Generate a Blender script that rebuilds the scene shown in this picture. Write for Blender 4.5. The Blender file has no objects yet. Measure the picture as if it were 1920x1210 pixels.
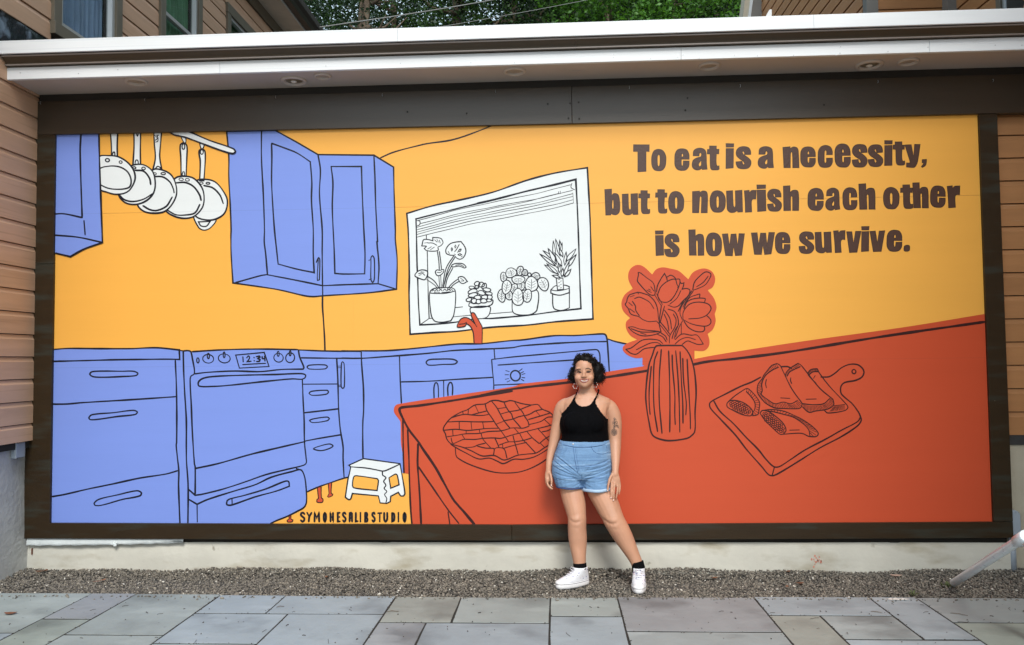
import bpy, bmesh, math, random
import numpy as np
from mathutils import Vector, Matrix
from mathutils.geometry import tessellate_polygon
random.seed(7); rng = np.random.default_rng(7)
S = bpy.context.scene
COL = S.collection

# ------------------------------------------------------------- camera, sky, sun, exposure
FPX, YAW, PITCH, ROLL = 1521.6, .0509655, .0451872, -.0111939
CAM = Vector((0, -6.25, 1.60))
_f = Vector((-math.sin(YAW)*math.cos(PITCH), math.cos(YAW)*math.cos(PITCH), math.sin(PITCH)))
_r0 = Vector((math.cos(YAW), math.sin(YAW), 0)); _u0 = _r0.cross(_f)
_r = math.cos(ROLL)*_r0 + math.sin(ROLL)*_u0
_u = -math.sin(ROLL)*_r0 + math.cos(ROLL)*_u0
cam = bpy.data.objects.new('camera', bpy.data.cameras.new('camera')); COL.objects.link(cam)
cam.matrix_world = Matrix(((_r.x, _u.x, -_f.x, CAM.x), (_r.y, _u.y, -_f.y, CAM.y), (_r.z, _u.z, -_f.z, CAM.z), (0, 0, 0, 1)))
cam.data.sensor_width = 36; cam.data.lens = FPX/1920*36
cam.data.clip_start = .05; cam.data.clip_end = 400
S.camera = cam

def unproj(x, y, axis, val):
    """point of the real place seen at a photograph measurement, on the plane axis = val"""
    d = _f*FPX + _r*(x-960) + _u*(605-y)
    return CAM + d*((val-CAM[axis])/d[axis])
def at(x, y, Y=0.0): return unproj(x, y, 1, Y)

W = bpy.data.worlds.new('World'); S.world = W; W.use_nodes = True
nt = W.node_tree; bg = nt.nodes['Background']
sky = nt.nodes.new('ShaderNodeTexSky'); sky.sky_type = 'NISHITA'; sky.sun_disc = False
SUN_EL, SUN_AZ = math.radians(44), math.radians(171)      # azimuth from +Y, clockwise
sky.sun_elevation = SUN_EL; sky.sun_rotation = SUN_AZ
sky.air_density = 1.0; sky.dust_density = 3.0; sky.ozone_density = 1.0
mx = nt.nodes.new('ShaderNodeMix'); mx.data_type = 'RGBA'; mx.inputs['Factor'].default_value = .66
nt.links.new(sky.outputs[0], mx.inputs['A']); mx.inputs['B'].default_value = (5.0, 6.15, 6.7, 1)   # thin high cloud
nt.links.new(mx.outputs['Result'], bg.inputs['Color']); bg.inputs['Strength'].default_value = .12
sun = bpy.data.objects.new('sun', bpy.data.lights.new('sun', 'SUN')); COL.objects.link(sun)
sun.data.energy = 1.4; sun.data.angle = math.radians(18); sun.data.color = (1, .98, .92)
_sd = Vector((math.sin(SUN_AZ)*math.cos(SUN_EL), math.cos(SUN_AZ)*math.cos(SUN_EL), math.sin(SUN_EL)))
sun.rotation_euler = _sd.to_track_quat('Z', 'Y').to_euler(); sun.location = _sd*20
S.view_settings.view_transform = 'Standard'; S.view_settings.look = 'None'
S.view_settings.gamma = 1; S.view_settings.use_curve_mapping = False
S.view_settings.exposure = .93
S.render.engine = 'CYCLES'

# ------------------------------------------------------------- materials
def srgb(r, g, b):
    f = lambda c: (c/255/12.92) if c/255 <= .04045 else ((c/255+.055)/1.055)**2.4
    return (f(r), f(g), f(b))
def mat(name, col, rough=.6, var=.12, scale=6., bump=0., bscale=60., metal=0., spec=.5, stretch=(1, 1, 1), spots=None, rnd=0., sss=0., detail=5., world=False):
    m = bpy.data.materials.new(name); m.use_nodes = True
    n = m.node_tree.nodes; l = m.node_tree.links; b = n['Principled BSDF']
    b.inputs['Roughness'].default_value = rough; b.inputs['Metallic'].default_value = metal
    b.inputs['Specular IOR Level'].default_value = spec
    tc = n.new('ShaderNodeTexCoord'); mp = n.new('ShaderNodeMapping'); mp.inputs['Scale'].default_value = stretch
    if world:
        ge = n.new('ShaderNodeNewGeometry'); l.new(ge.outputs['Position'], mp.inputs['Vector'])
    else: l.new(tc.outputs['Object'], mp.inputs['Vector'])
    oi = n.new('ShaderNodeObjectInfo')
    if rnd or not world:
        sc = n.new('ShaderNodeVectorMath'); sc.operation = 'MULTIPLY'; sc.inputs[1].default_value = (0, 0, 0)
        ad = n.new('ShaderNodeVectorMath'); ad.operation = 'ADD'
        cx = n.new('ShaderNodeCombineXYZ'); mm = n.new('ShaderNodeMath'); mm.operation = 'MULTIPLY'; mm.inputs[1].default_value = 37. if rnd else 0.
        l.new(oi.outputs['Random'], mm.inputs[0]); l.new(mm.outputs[0], cx.inputs['X']); l.new(mm.outputs[0], cx.inputs['Y'])
        l.new(mp.outputs[0], ad.inputs[0]); l.new(cx.outputs[0], ad.inputs[1]); vec = ad.outputs[0]
    else: vec = mp.outputs[0]
    nz = n.new('ShaderNodeTexNoise'); nz.inputs['Scale'].default_value = scale; nz.inputs['Detail'].default_value = detail
    nz.inputs['Roughness'].default_value = .6
    l.new(vec, nz.inputs['Vector'])
    mr = n.new('ShaderNodeMapRange'); mr.inputs[1].default_value = .3; mr.inputs[2].default_value = .7
    mr.inputs[3].default_value = 1-var; mr.inputs[4].default_value = 1+var
    l.new(nz.outputs['Fac'], mr.inputs[0]); v = mr.outputs[0]
    if rnd:
        r2 = n.new('ShaderNodeMapRange'); r2.inputs[3].default_value = 1-rnd; r2.inputs[4].default_value = 1+rnd
        l.new(oi.outputs['Random'], r2.inputs[0]); mu = n.new('ShaderNodeMath'); mu.operation = 'MULTIPLY'
        l.new(v, mu.inputs[0]); l.new(r2.outputs[0], mu.inputs[1]); v = mu.outputs[0]
    vm = n.new('ShaderNodeVectorMath'); vm.operation = 'SCALE'; vm.inputs[0].default_value = col
    l.new(v, vm.inputs['Scale']); out = vm.outputs[0]
    if spots:          # list of (colour, scale, threshold, softness, stretch): dirt, wear, print and other tone patches, painted denim highlights too
        for (c2, s2, th, soft, st) in spots:
            mp2 = n.new('ShaderNodeMapping'); mp2.inputs['Scale'].default_value = st; l.new(vec, mp2.inputs['Vector'])
            mp2.inputs['Location'].default_value = (s2*1.7, 3.1, s2)
            n2 = n.new('ShaderNodeTexNoise'); n2.inputs['Scale'].default_value = s2; n2.inputs['Detail'].default_value = 6; l.new(mp2.outputs[0], n2.inputs['Vector'])
            m2 = n.new('ShaderNodeMapRange'); m2.inputs[1].default_value = th; m2.inputs[2].default_value = th+soft; l.new(n2.outputs['Fac'], m2.inputs[0])
            x2 = n.new('ShaderNodeMix'); x2.data_type = 'RGBA'; l.new(m2.outputs[0], x2.inputs['Factor']); l.new(out, x2.inputs['A']); x2.inputs['B'].default_value = (*c2, 1); out = x2.outputs['Result']
    l.new(out, b.inputs['Base Color'])
    if bump:
        nb = n.new('ShaderNodeTexNoise'); nb.inputs['Scale'].default_value = bscale; nb.inputs['Detail'].default_value = 4; l.new(vec, nb.inputs['Vector'])
        bp = n.new('ShaderNodeBump'); bp.inputs['Strength'].default_value = bump; bp.inputs['Distance'].default_value = .01
        l.new(nb.outputs['Fac'], bp.inputs['Height']); l.new(bp.outputs[0], b.inputs['Normal'])
    if sss:
        b.inputs['Subsurface Weight'].default_value = sss; b.inputs['Subsurface Radius'].default_value = (.012, .005, .003); b.inputs['Subsurface Scale'].default_value = 1.
    return m

M = {}
M['siding'] = mat('siding', srgb(194, 158, 130), .5, .10, 2.2, .12, 40, stretch=(1, .5, 6), rnd=.045, spots=[(srgb(150, 118, 92), 2.2, .6, .25, (1, .6, 3))])
M['siding_r'] = mat('siding_warm', srgb(172, 122, 78), .5, .08, 3, .12, 40, stretch=(.6, 1, 5), rnd=.08, spots=[(srgb(205, 185, 165), 5, .71, .03, (.5, 1, 6))])
M['groove'] = mat('groove', (.02, .017, .013), .9, .1)
M['trim'] = mat('brown_trim', srgb(46, 34, 19), .42, .12, 2.5, .10, 30, spec=.28, stretch=(1, 1, 4), spots=[(srgb(50, 48, 40), 1.6, .52, .12, (1, 1, 1.6)), (srgb(200, 196, 184), 42, .775, .02, (1, 1, .6))])
M['trim_top'] = mat('grey_brown_board', srgb(50, 40, 28), .34, .08, 2, .10, 30, stretch=(.35, 1, 6), spec=.6, spots=[(srgb(38, 32, 26), 7, .66, .08, (.3, 1, 2.2)), (srgb(40, 36, 32), 16, .76, .03, (.7, 1, 1))])
M['white'] = mat('white_paint', (.74, .77, .80), .5, .04, 3, .05, 30, stretch=(.3, 1, 4), spots=[(srgb(190, 196, 204), 4, .6, .2, (.2, 1, 3)), (srgb(120, 112, 100), 55, .80, .02, (.6, 1, 1))])
M['soffit'] = mat('soffit_paint', (.50, .44, .40), .6, .05, 2, .05, 30)
M['gutter'] = mat('gutter_brown', srgb(78, 66, 52), .38, .06, 2, 0)
M['gutter_lip'] = mat('gutter_lip', srgb(140, 130, 124), .38, .06, 2, 0)
M['conc'] = mat('painted_concrete', srgb(196, 194, 184), .75, .09, 2.2, .35, 18, spots=[(srgb(160, 152, 132), 2.4, .55, .2, (1, 1, 2.5)), (srgb(120, 112, 95), 9, .68, .1, (1, 1, 1))])
M['conc_side'] = mat('rough_concrete', srgb(176, 178, 176), .8, .10, 4, .6, 25, spots=[(srgb(120, 118, 110), 2.4, .55, .2, (1, 1, .6))])
M['conc_r'] = mat('beige_concrete', srgb(176, 168, 150), .75, .07, 3, .3, 30)
M['black'] = mat('black_membrane', (.018, .022, .032), .16, .2, 5, 1.0, 7, spots=[(srgb(110, 125, 142), 3.5, .58, .06, (1, 1, 1))])
M['black_strip'] = mat('black_flashing', (.035, .036, .038), .4, .3, 8, .1, 40)
M['frame_dark'] = mat('window_casing', srgb(104, 97, 84), .45, .06, 4, .05)
M['frame_lt'] = mat('window_sash', srgb(160, 163, 162), .45, .04, 4)
M['frame_wh'] = mat('white_sash', srgb(205, 212, 216), .4, .04, 4)
M['curtain'] = mat('grey_curtain', srgb(122, 140, 168), .8, .15, 4)
M['curtain_refl'] = mat('green_curtain', srgb(84, 120, 94), .8, .2, 4)  # green reflection of the trees in the panes, put into the curtain colour
M['ledger_shade'] = mat('dark_ledger', (.016, .013, .010), .6, .1, 4)  # near-black colour stands for the shadow under the soffit
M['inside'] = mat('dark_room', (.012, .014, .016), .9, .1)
M['corr'] = mat('vinyl_soffit', srgb(215, 205, 192), .55, .04, 3)
M['post_grey'] = mat('grey_corner_board', srgb(120, 118, 114), .45, .06, 4)
M['bluegrey'] = mat('grey_plastic_box', srgb(150, 160, 172), .42, .05, 6, .03, 60)
M['galv'] = mat('galvanised_steel', (.82, .88, .93), .30, .05, 25, .02, 60, metal=.25, spec=1., spots=[(srgb(190, 200, 210), 30, .6, .12, (1, 1, 1))])
M['bolt'] = mat('steel', (.5, .52, .55), .35, .1, 30, metal=.9)
M['film'] = mat('plastic_film', srgb(205, 212, 214), .3, .08, 12, .6, 20)
M['rust'] = mat('rust', srgb(110, 60, 40), .8, .3, 30, .3)
def stone(name, c): return mat(name, c, .62, .10, 2.6, .5, 14, rnd=.05, detail=8, spots=[(tuple(k*.60 for k in c), 2.1, .53, .17, (1, 1, 1)), (tuple(min(1, k*1.2+.012) for k in c), 1.7, .56, .16, (1, 2, 1)), (tuple(k*.35 for k in c), 26, .70, .05, (1, 1, 1))])
STONE = [stone('bluestone_%s' % n, srgb(*c)) for n, c in (('green', (149, 158, 156)), ('blue', (147, 158, 164)), ('grey', (146, 155, 156)), ('mauve', (141, 146, 149)), ('olive', (143, 148, 142)), ('moss', (141, 150, 143)))]
M['joint'] = mat('joint_sand', (.022, .022, .019), .95, .3, 40, .4)
M['gbed'] = mat('gravel_bed', (.06, .058, .054), .95, .35, 60, 1, 90)
M['earth'] = mat('ground', (.10, .095, .08), .95, .3, 2, .6, 12)
M['leafd'] = mat('dry_leaf', srgb(120, 78, 52), .7, .25, 20, .2, rnd=.35)
M['bark'] = mat('bark', srgb(98, 84, 70), .85, .3, 6, .8, 16, stretch=(1, 1, .25))
def leafmat(name, c):
    m = mat(name, c, .5, .35, .9, detail=3, world=True); n = m.node_tree.nodes; l = m.node_tree.links
    b = n['Principled BSDF']; tr = n.new('ShaderNodeBsdfTranslucent'); mi = n.new('ShaderNodeMixShader'); mi.inputs[0].default_value = .35
    tr.inputs['Color'].default_value = (c[0]*1.6, c[1]*1.5, c[2]*.8, 1)
    l.new(b.outputs[0], mi.inputs[1]); l.new(tr.outputs[0], mi.inputs[2]); l.new(mi.outputs[0], n['Material Output'].inputs['Surface'])
    return m
LEAF = [leafmat('leaf_mid', (.032, .078, .016)), leafmat('leaf_dark', (.009, .025, .010)), leafmat('leaf_bright', (.075, .20, .026)), leafmat('leaf_blue', (.025, .055, .03))]
def glassmat():
    m = bpy.data.materials.new('window_glass'); m.use_nodes = True; n = m.node_tree.nodes; l = m.node_tree.links
    n.remove(n['Principled BSDF']); g = n.new('ShaderNodeBsdfGlossy'); g.inputs['Roughness'].default_value = .02
    t = n.new('ShaderNodeBsdfTransparent'); t.inputs[0].default_value = (.93, .96, .96, 1); f = n.new('ShaderNodeFresnel'); f.inputs[0].default_value = 1.3
    mi = n.new('ShaderNodeMixShader'); ge = n.new('ShaderNodeNewGeometry'); iv = n.new('ShaderNodeMath'); iv.operation = 'SUBTRACT'; iv.inputs[0].default_value = 1; l.new(ge.outputs['Backfacing'], iv.inputs[1]); mu = n.new('ShaderNodeMath'); mu.operation = 'MULTIPLY'; l.new(f.outputs[0], mu.inputs[0]); l.new(iv.outputs[0], mu.inputs[1]); l.new(mu.outputs[0], mi.inputs[0]); l.new(t.outputs[0], mi.inputs[1]); l.new(g.outputs[0], mi.inputs[2]); l.new(mi.outputs[0], n['Material Output'].inputs[0])
    return m
M['glass'] = glassmat()

# ------------------------------------------------------------- object helpers
def _wl(o):
    v = Vector((0, 0, 0))
    while o is not None: v += o.location; o = o.parent
    return v
def thing(name, label, cat, loc=(0, 0, 0), group=None):
    o = bpy.data.objects.new(name, None); COL.objects.link(o); o.location = loc; o.empty_display_size = .1
    tag(o, label, cat, group); return o
def tag(o, label=None, cat=None, group=None, kind=None):
    if label: o['label'] = label
    if cat: o['category'] = cat
    if group: o['group'] = group
    if kind: o['kind'] = kind
    return o
def mesh(name, V, F, m, parent=None, smooth=False):
    me = bpy.data.meshes.new(name)
    off = _wl(parent) if parent is not None else Vector((0, 0, 0))
    V = [(v[0]-off.x, v[1]-off.y, v[2]-off.z) for v in V]
    me.from_pydata(V, [], F); me.update()
    ms = m if isinstance(m, (list, tuple)) else [m]
    for k in ms: me.materials.append(k)
    if smooth: me.polygons.foreach_set('use_smooth', [True]*len(me.polygons))
    o = bpy.data.objects.new(name, me); COL.objects.link(o); o.parent = parent
    return o
class MB:
    def __init__(s): s.V = []; s.F = []
    def add(s, V, F):
        k = len(s.V); s.V += [tuple(v) for v in V]; s.F += [tuple(i+k for i in f) for f in F]; return s
    def box(s, x0, x1, y0, y1, z0, z1):
        V = [(x, y, z) for x in (x0, x1) for y in (y0, y1) for z in (z0, z1)]
        return s.add(V, [(0, 1, 3, 2), (4, 6, 7, 5), (0, 4, 5, 1), (2, 3, 7, 6), (0, 2, 6, 4), (1, 5, 7, 3)])
    def prism(s, prof, axis, a0, a1):
        """extrude closed profile [(p,q)] along axis; p,q are the two other axes in order"""
        n = len(prof); V = []
        for a in (a0, a1):
            for p, q in prof:
                V.append((a, p, q) if axis == 0 else (p, a, q) if axis == 1 else (p, q, a))
        F = [tuple(range(n)), tuple(range(2*n-1, n-1, -1))]+[(i, n+i, n+(i+1) % n, (i+1) % n) for i in range(n)]
        return s.add(V, F)
    def tube(s, pts, r, n=12, cap=True):
        pts = [Vector(p) for p in pts]; rr = r if isinstance(r, (list, tuple)) else [r]*len(pts)
        V = []; up = Vector((.13, .21, .97))
        for i, p in enumerate(pts):
            t = (pts[min(i+1, len(pts)-1)]-pts[max(i-1, 0)]).normalized()
            a = t.cross(up)
            if a.length < .05: a = t.cross(Vector((1, 0, 0)))
            a.normalize(); b = t.cross(a)
            for k in range(n):
                c = 2*math.pi*k/n; V.append(p+rr[i]*(math.cos(c)*a+math.sin(c)*b))
        F = [(i*n+k, i*n+(k+1) % n, (i+1)*n+(k+1) % n, (i+1)*n+k) for i in range(len(pts)-1) for k in range(n)]
        if cap: F += [tuple(range(n-1, -1, -1)), tuple((len(pts)-1)*n+k for k in range(n))]
        return s.add(V, F)
    def ball(s, c, r, nu=10, nv=7, sc=(1, 1, 1)):
        V = [(c[0], c[1], c[2]+r*sc[2])]
        for j in range(1, nv):
            t = math.pi*j/nv
            for i in range(nu):
                a = 2*math.pi*i/nu; V.append((c[0]+r*sc[0]*math.sin(t)*math.cos(a), c[1]+r*sc[1]*math.sin(t)*math.sin(a), c[2]+r*sc[2]*math.cos(t)))
        V.append((c[0], c[1], c[2]-r*sc[2])); F = [(0, 1+i, 1+(i+1) % nu) for i in range(nu)]
        for j in range(nv-2):
            for i in range(nu): F.append((1+j*nu+i, 1+(j+1)*nu+i, 1+(j+1)*nu+(i+1) % nu, 1+j*nu+(i+1) % nu))
        L = len(V)-1; b = 1+(nv-2)*nu; F += [(L, b+(i+1) % nu, b+i) for i in range(nu)]
        return s.add(V, F)
    def build(s, name, m, parent=None, smooth=False): return mesh(name, s.V, s.F, m, parent, smooth)
def bev(o, w=.003, seg=1):
    b = o.modifiers.new('bevel', 'BEVEL'); b.width = w; b.segments = seg; b.limit_method = 'ANGLE'; return o

# ------------------------------------------------------------- setting: ground, gravel bed, patio
tag(MB().box(-90, 90, -60, 90, -1.2, -.14).build('ground', M['earth']), kind='structure')
tag(MB().box(-4.3, 3.9, -.74, .06, -.13, -.035).build('gravel_bed', M['gbed']), kind='structure')
patio = bpy.data.objects.new('patio', None); COL.objects.link(patio); tag(patio, kind='structure')
MB().box(-8, 8, -11, -.73, -.13, -.0022).build('joint_sand', M['joint'], patio)
def slab(x0, x1, y0, y1, m, dx=0, tilt=0):
    g = .0052; r = lambda: random.uniform(-.002, .002)
    pts = []
    h = .0095; cs = [(x0+g, y0+h), (x1-g, y0+h), (x1-g, y1-h), (x0+g, y1-h)]
    for i in range(4):          # hand-cut edges: slightly wavy
        a, b = cs[i], cs[(i+1) % 4]; n = max(2, int(math.dist(a, b)/.16))
        for k in range(n):
            t = k/n; pts.append((a[0]+(b[0]-a[0])*t+r(), a[1]+(b[1]-a[1])*t+r()))
    n = len(pts); cx = (x0+x1)/2; cy = (y0+y1)/2; V = []; zt = random.uniform(-.0004, .0006)
    tx, ty = random.uniform(-.0006, .0006), random.uniform(-.0006, .0006)
    for (k, z) in ((1, -.03), (1, -.004), (0, 0)):
        for p in pts:
            d = Vector((cx-p[0], cy-p[1])).normalized()*(.0015 if k == 0 else 0)
            V.append((p[0]+d.x, p[1]+d.y, z+zt+(p[0]-cx)*tx+(p[1]-cy)*ty))
    F = [(a*n+i, a*n+(i+1) % n, (a+1)*n+(i+1) % n, (a+1)*n+i) for a in (0, 1) for i in range(n)]+[tuple(2*n+i for i in range(n))]
    mesh('stone_slab', V, F, m, patio)
G_, B_, Y_, M_, O_, S_ = STONE
SL = [(-4.35, -3.24, -1.485, -.655, G_), (-3.24, -2.92, -1.22, -.66, M_), (-2.92, -2.315, -1.51, -.67, G_), (-2.315, -1.855, -1.095, -.69, B_),
      (-1.855, -1.092, -1.095, -.70, B_), (-1.092, -.646, -1.253, -.715, O_), (-.646, -.046, -1.253, -.72, G_), (-.046, .402, -1.12, -.715, G_),
      (.402, 1.306, -1.392, -.70, M_), (1.306, 2.058, -1.08, -.685, B_), (2.058, 2.36, -1.50, -.68, B_), (2.36, 3.05, -1.2, -.69, Y_), (3.05, 3.9, -1.2, -.80, Y_),
      (-4.35, -3.24, -2.1, -1.485, B_), (-3.24, -2.92, -2.0, -1.22, S_), (-2.92, -2.315, -2.15, -1.51, G_),
      (-2.315, -1.707, -1.645, -1.095, B_), (-1.707, -1.094, -2.1, -1.095, B_), (-2.315, -1.707, -2.1, -1.645, Y_), (-1.094, -.80, -2.0, -1.253, M_), (-.80, -.046, -1.95, -1.253, B_),
      (-.046, .402, -1.98, -1.12, B_), (.402, 1.306, -2.0, -1.392, Y_), (1.306, 1.615, -2.05, -1.08, O_), (1.615, 2.058, -1.505, -1.08, Y_), (1.615, 2.36, -2.05, -1.505, B_),
      (2.36, 3.4, -1.95, -1.2, S_), (3.4, 4.3, -1.95, -1.2, G_)]
for a in SL: slab(*a)
# the patio goes on towards and past the camera in the same random ashlar
yy = -2.0
row = [[-4.35, -3.24, -2.92, -2.315, -1.707, -1.094, -.80, -.046, .402, 1.306, 1.615, 2.36, 3.4, 4.3], None]
tops = {(-4.35, -3.24): -2.1, (-3.24, -2.92): -2.0, (-2.92, -2.315): -2.15, (-2.315, -1.707): -2.1, (-1.707, -1.094): -2.1, (-1.094, -.80): -2.0, (-.80, -.046): -1.95, (-.046, .402): -1.98, (.402, 1.306): -2.0, (1.306, 1.615): -2.05, (1.615, 2.36): -2.05, (2.36, 3.4): -1.95, (3.4, 4.3): -1.95}
for (a, b), t in tops.items(): slab(a, b, -2.62, t, random.choice(STONE))
y = -2.62
while y > -8.5:
    d = random.choice((.45, .6, .75)); x = -5.2
    while x < 5.2:
        w = random.choice((.45, .6, .75, .9, 1.05)); slab(x, x+w, y-d, y, random.choice(STONE)); x += w
    y -= d

# gravel: real stones, one object
def gravel(n):
    ico = []; 
    t = (1+5**.5)/2
    base = np.array([(-1, t, 0), (1, t, 0), (-1, -t, 0), (1, -t, 0), (0, -1, t), (0, 1, t), (0, -1, -t), (0, 1, -t), (t, 0, -1), (t, 0, 1), (-t, 0, -1), (-t, 0, 1)])/math.hypot(1, t)
    fc = np.array([(0, 11, 5), (0, 5, 1), (0, 1, 7), (0, 7, 10), (0, 10, 11), (1, 5, 9), (5, 11, 4), (11, 10, 2), (10, 7, 6), (7, 1, 8), (3, 9, 4), (3, 4, 2), (3, 2, 6), (3, 6, 8), (3, 8, 9), (4, 9, 5), (2, 4, 11), (6, 2, 10), (8, 6, 7), (9, 8, 1)])
    x = rng.uniform(-4.28, 3.85, n); y = rng.uniform(-.76, .03, n)
    m = ((y > -.715) & (x > -3.95)) | ((x <= -3.95) & (y > -.76)) 
    x = x[m]; y = y[m]; n = len(x); k_ = 260; x[:k_] = rng.uniform(-4, 3.5, k_); y[:k_] = -.735-rng.exponential(.02, k_)
    mound = .022*np.exp(-((y+.02)/.13)**2)*(1+.5*np.sin(x*2.3)+.3*np.sin(x*7.1+1)) + .010*np.sin(x*1.7)*np.sin(y*5)
    z = -.030+mound+rng.uniform(-.005, .012, n)
    z[:k_] = .004
    r = rng.uniform(.0038, .0092, n)*(1+.7*(rng.random(n) > .96))
    ax = rng.uniform(.6, 1.25, (n, 3)); ax[:, 2] *= .7
    ang = rng.uniform(0, 6.28, (n, 3))
    V = base[None]*ax[:, None]*(1+rng.uniform(-.18, .18, (n, 12, 1)))
    for k, (i, j) in enumerate(((1, 2), (0, 2), (0, 1))):
        c, s_ = np.cos(ang[:, k])[:, None], np.sin(ang[:, k])[:, None]
        if k < 2: c, s_ = np.cos(ang[:, k]*.12)[:, None], np.sin(ang[:, k]*.12)[:, None]
        a = V[..., i]*c-V[..., j]*s_; b = V[..., i]*s_+V[..., j]*c; V[..., i] = a; V[..., j] = b
    V = V*r[:, None, None]+np.stack([x, y, z], -1)[:, None]
    V = V.reshape(-1, 3); F = (fc[None]+12*np.arange(n)[:, None, None]).reshape(-1, 3)
    me = bpy.data.meshes.new('gravel'); me.vertices.add(len(V)); me.vertices.foreach_set('co', V.ravel())
    me.loops.add(F.size); me.loops.foreach_set('vertex_index', F.ravel().astype(np.int32))
    me.polygons.add(len(F)); me.polygons.foreach_set('loop_start', np.arange(0, F.size, 3, dtype=np.int32))
    mi = rng.choice(4, n, p=[.50, .30, .185, .015]); me.polygons.foreach_set('material_index', np.repeat(mi, 20).astype(np.int32))
    for nm, c in (('gravel_grey', srgb(120, 114, 105)), ('gravel_dark', srgb(84, 80, 75)), ('gravel_pale', srgb(142, 134, 122)), ('gravel_white', srgb(205, 200, 190))): me.materials.append(mat(nm, c, .8, .3, 300, world=True, detail=2))
    me.update(); me.validate()
    o = bpy.data.objects.new('gravel', me); COL.objects.link(o); tag(o, kind='stuff'); o['label'] = 'grey crushed stone gravel along the foot of the wall'; o['category'] = 'gravel'
gravel(60000)
# ------------------------------------------------------------- siding boards
CH = .1738
def sboard(m, parent, wall, a0, a1, z0, z1, face, full=True):
    """one clapboard: flat face with a sloping shoulder at the top. wall: 'xp' faces +X, 'xn' faces -X, 'yn' faces -Y"""
    h = z1-z0; t = .02
    if full: prof = [(0, z0), (0, z0+h*.76), (-.006, z0+h*.83), (-.013, z1-.006), (-t-.004, z1-.006), (-t-.004, z0)]
    else: prof = [(0, z0), (0, z1-.003), (-t-.004, z1-.003), (-t-.004, z0)]
    b = MB()
    if wall == 'xp': b.prism([(face+p, z) for p, z in prof], 1, a0, a1)
    elif wall == 'xn': b.prism([(face-p, z) for p, z in prof], 1, a0, a1)
    else: b.prism([(face-p, z) for p, z in prof], 0, a0, a1)
    return b.build('siding_board', m, parent)
def side(m, parent, wall, a0, a1, zs, face, holes=()):
    """courses zs[i]..zs[i+1] between a0 and a1, cut round the holes (a_lo, a_hi, z_lo, z_hi)"""
    for z0, z1 in zip(zs[:-1], zs[1:]):
        cuts = [(h[0], h[1]) for h in holes if h[2] < (z0+z1)/2 < h[3]]
        segs = [(a0, a1)]
        for c in cuts: segs = [s for g in segs for s in ((g[0], min(g[1], c[0])), (max(g[0], c[1]), g[1])) if s[1]-s[0] > .02]
        for s in segs:
            # boards come in lengths: butt joints on long runs
            sboard(m, parent, wall, s[0], s[1], z0, z1, face, z1-z0 > .1)

# ---- left building
XL = -4.105
LB = thing('clapboard_building', 'tan clapboard two storey building at the left beside the low roof', 'building', (-4.6, 0, 0))
MB().box(-4.9, XL-.026, -6.5, 9.5, .95, 6.55).build('wall_core', M['groove'], LB)
zs = [1.005, 1.142]+[1.316+CH*k for k in range(0, 16)]   # up to 3.92
side(M['siding'], LB, 'xp', -6.5, -.0, zs, XL)
z2 = [1.316+CH*15+CH*k for k in range(0, 3)]
side(M['siding'], LB, 'xp', -6.5, -.53, z2, XL)
wins = [(.124, 1.181, 4.334, 6.12), (1.94, 2.95, 4.6, 6.12), (3.69, 5.0, 4.6, 6.16)]
z3 = [1.316+CH*17-.003]+[1.316+CH*k for k in range(18, 31)]
z3[-1] = 6.525
side(M['siding'], LB, 'xp', -6.5, 9.5, z3, XL, wins)
MB().box(XL-.024, XL+.012, -6.5, 9.5, 6.53, 6.69).build('frieze_board', M['frame_dark'], LB)
# black membrane above the low roof, wrinkled
V = []; F = []; nx = 70; nz = 8
for i in range(nx+1):
    for j in range(nz+1):
        y = -.52+6.5*i/nx; z = 3.93+.34*j/nz
        V.append((XL-.012+.014*math.sin(y*9+z*20)*math.sin(z*14+y*3)*(1 if 0 < j < nz else .2), y, z))
F = [(i*(nz+1)+j, (i+1)*(nz+1)+j, (i+1)*(nz+1)+j+1, i*(nz+1)+j+1) for i in range(nx) for j in range(nz)]
mesh('membrane', V, F, M['black'], LB, True)
# eave: ribbed soffit, white strip, gutter, roof
sf = MB()
y = -6.5
while y < 9.4:
    sf.prism([(y, 6.700), (y+.05, 6.694), (y+.09, 6.694), (y+.10, 6.706), (y+.10, 6.715), (y, 6.715)], 0, XL-.02, -3.775); y += .10
sf.build('eave_soffit', M['corr'], LB)
MB().box(-3.775, -3.755, -6.5, 9.4, 6.685, 6.74).build('eave_fascia', M['frame_wh'], LB)
MB().prism([(-3.75, 6.70), (-3.66, 6.70), (-3.64, 6.76), (-3.60, 6.80), (-3.60, 6.84), (-3.75, 6.84)], 1, -6.5, 9.4).build('gutter', mat('dark_gutter', (.03, .022, .022), .4, .1), LB)
MB().add([(-3.62, -6.6, 6.845), (-3.62, 9.5, 6.845), (-8.5, 9.5, 8.6), (-8.5, -6.6, 8.6), (-3.62, -6.6, 6.865), (-3.62, 9.5, 6.865), (-8.5, 9.5, 8.62), (-8.5, -6.6, 8.62)], [(0, 1, 2, 3), (7, 6, 5, 4), (0, 4, 5, 1), (1, 5, 6, 2), (2, 6, 7, 3), (3, 7, 4, 0)]).build('roof', mat('dark_shingle', (.05, .048, .045), .9, .2, 20), LB)
MB().box(-8.5, -4.9, -6.5, 9.5, 0, 8.4).build('rear_volume', M['siding'], LB)
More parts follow.
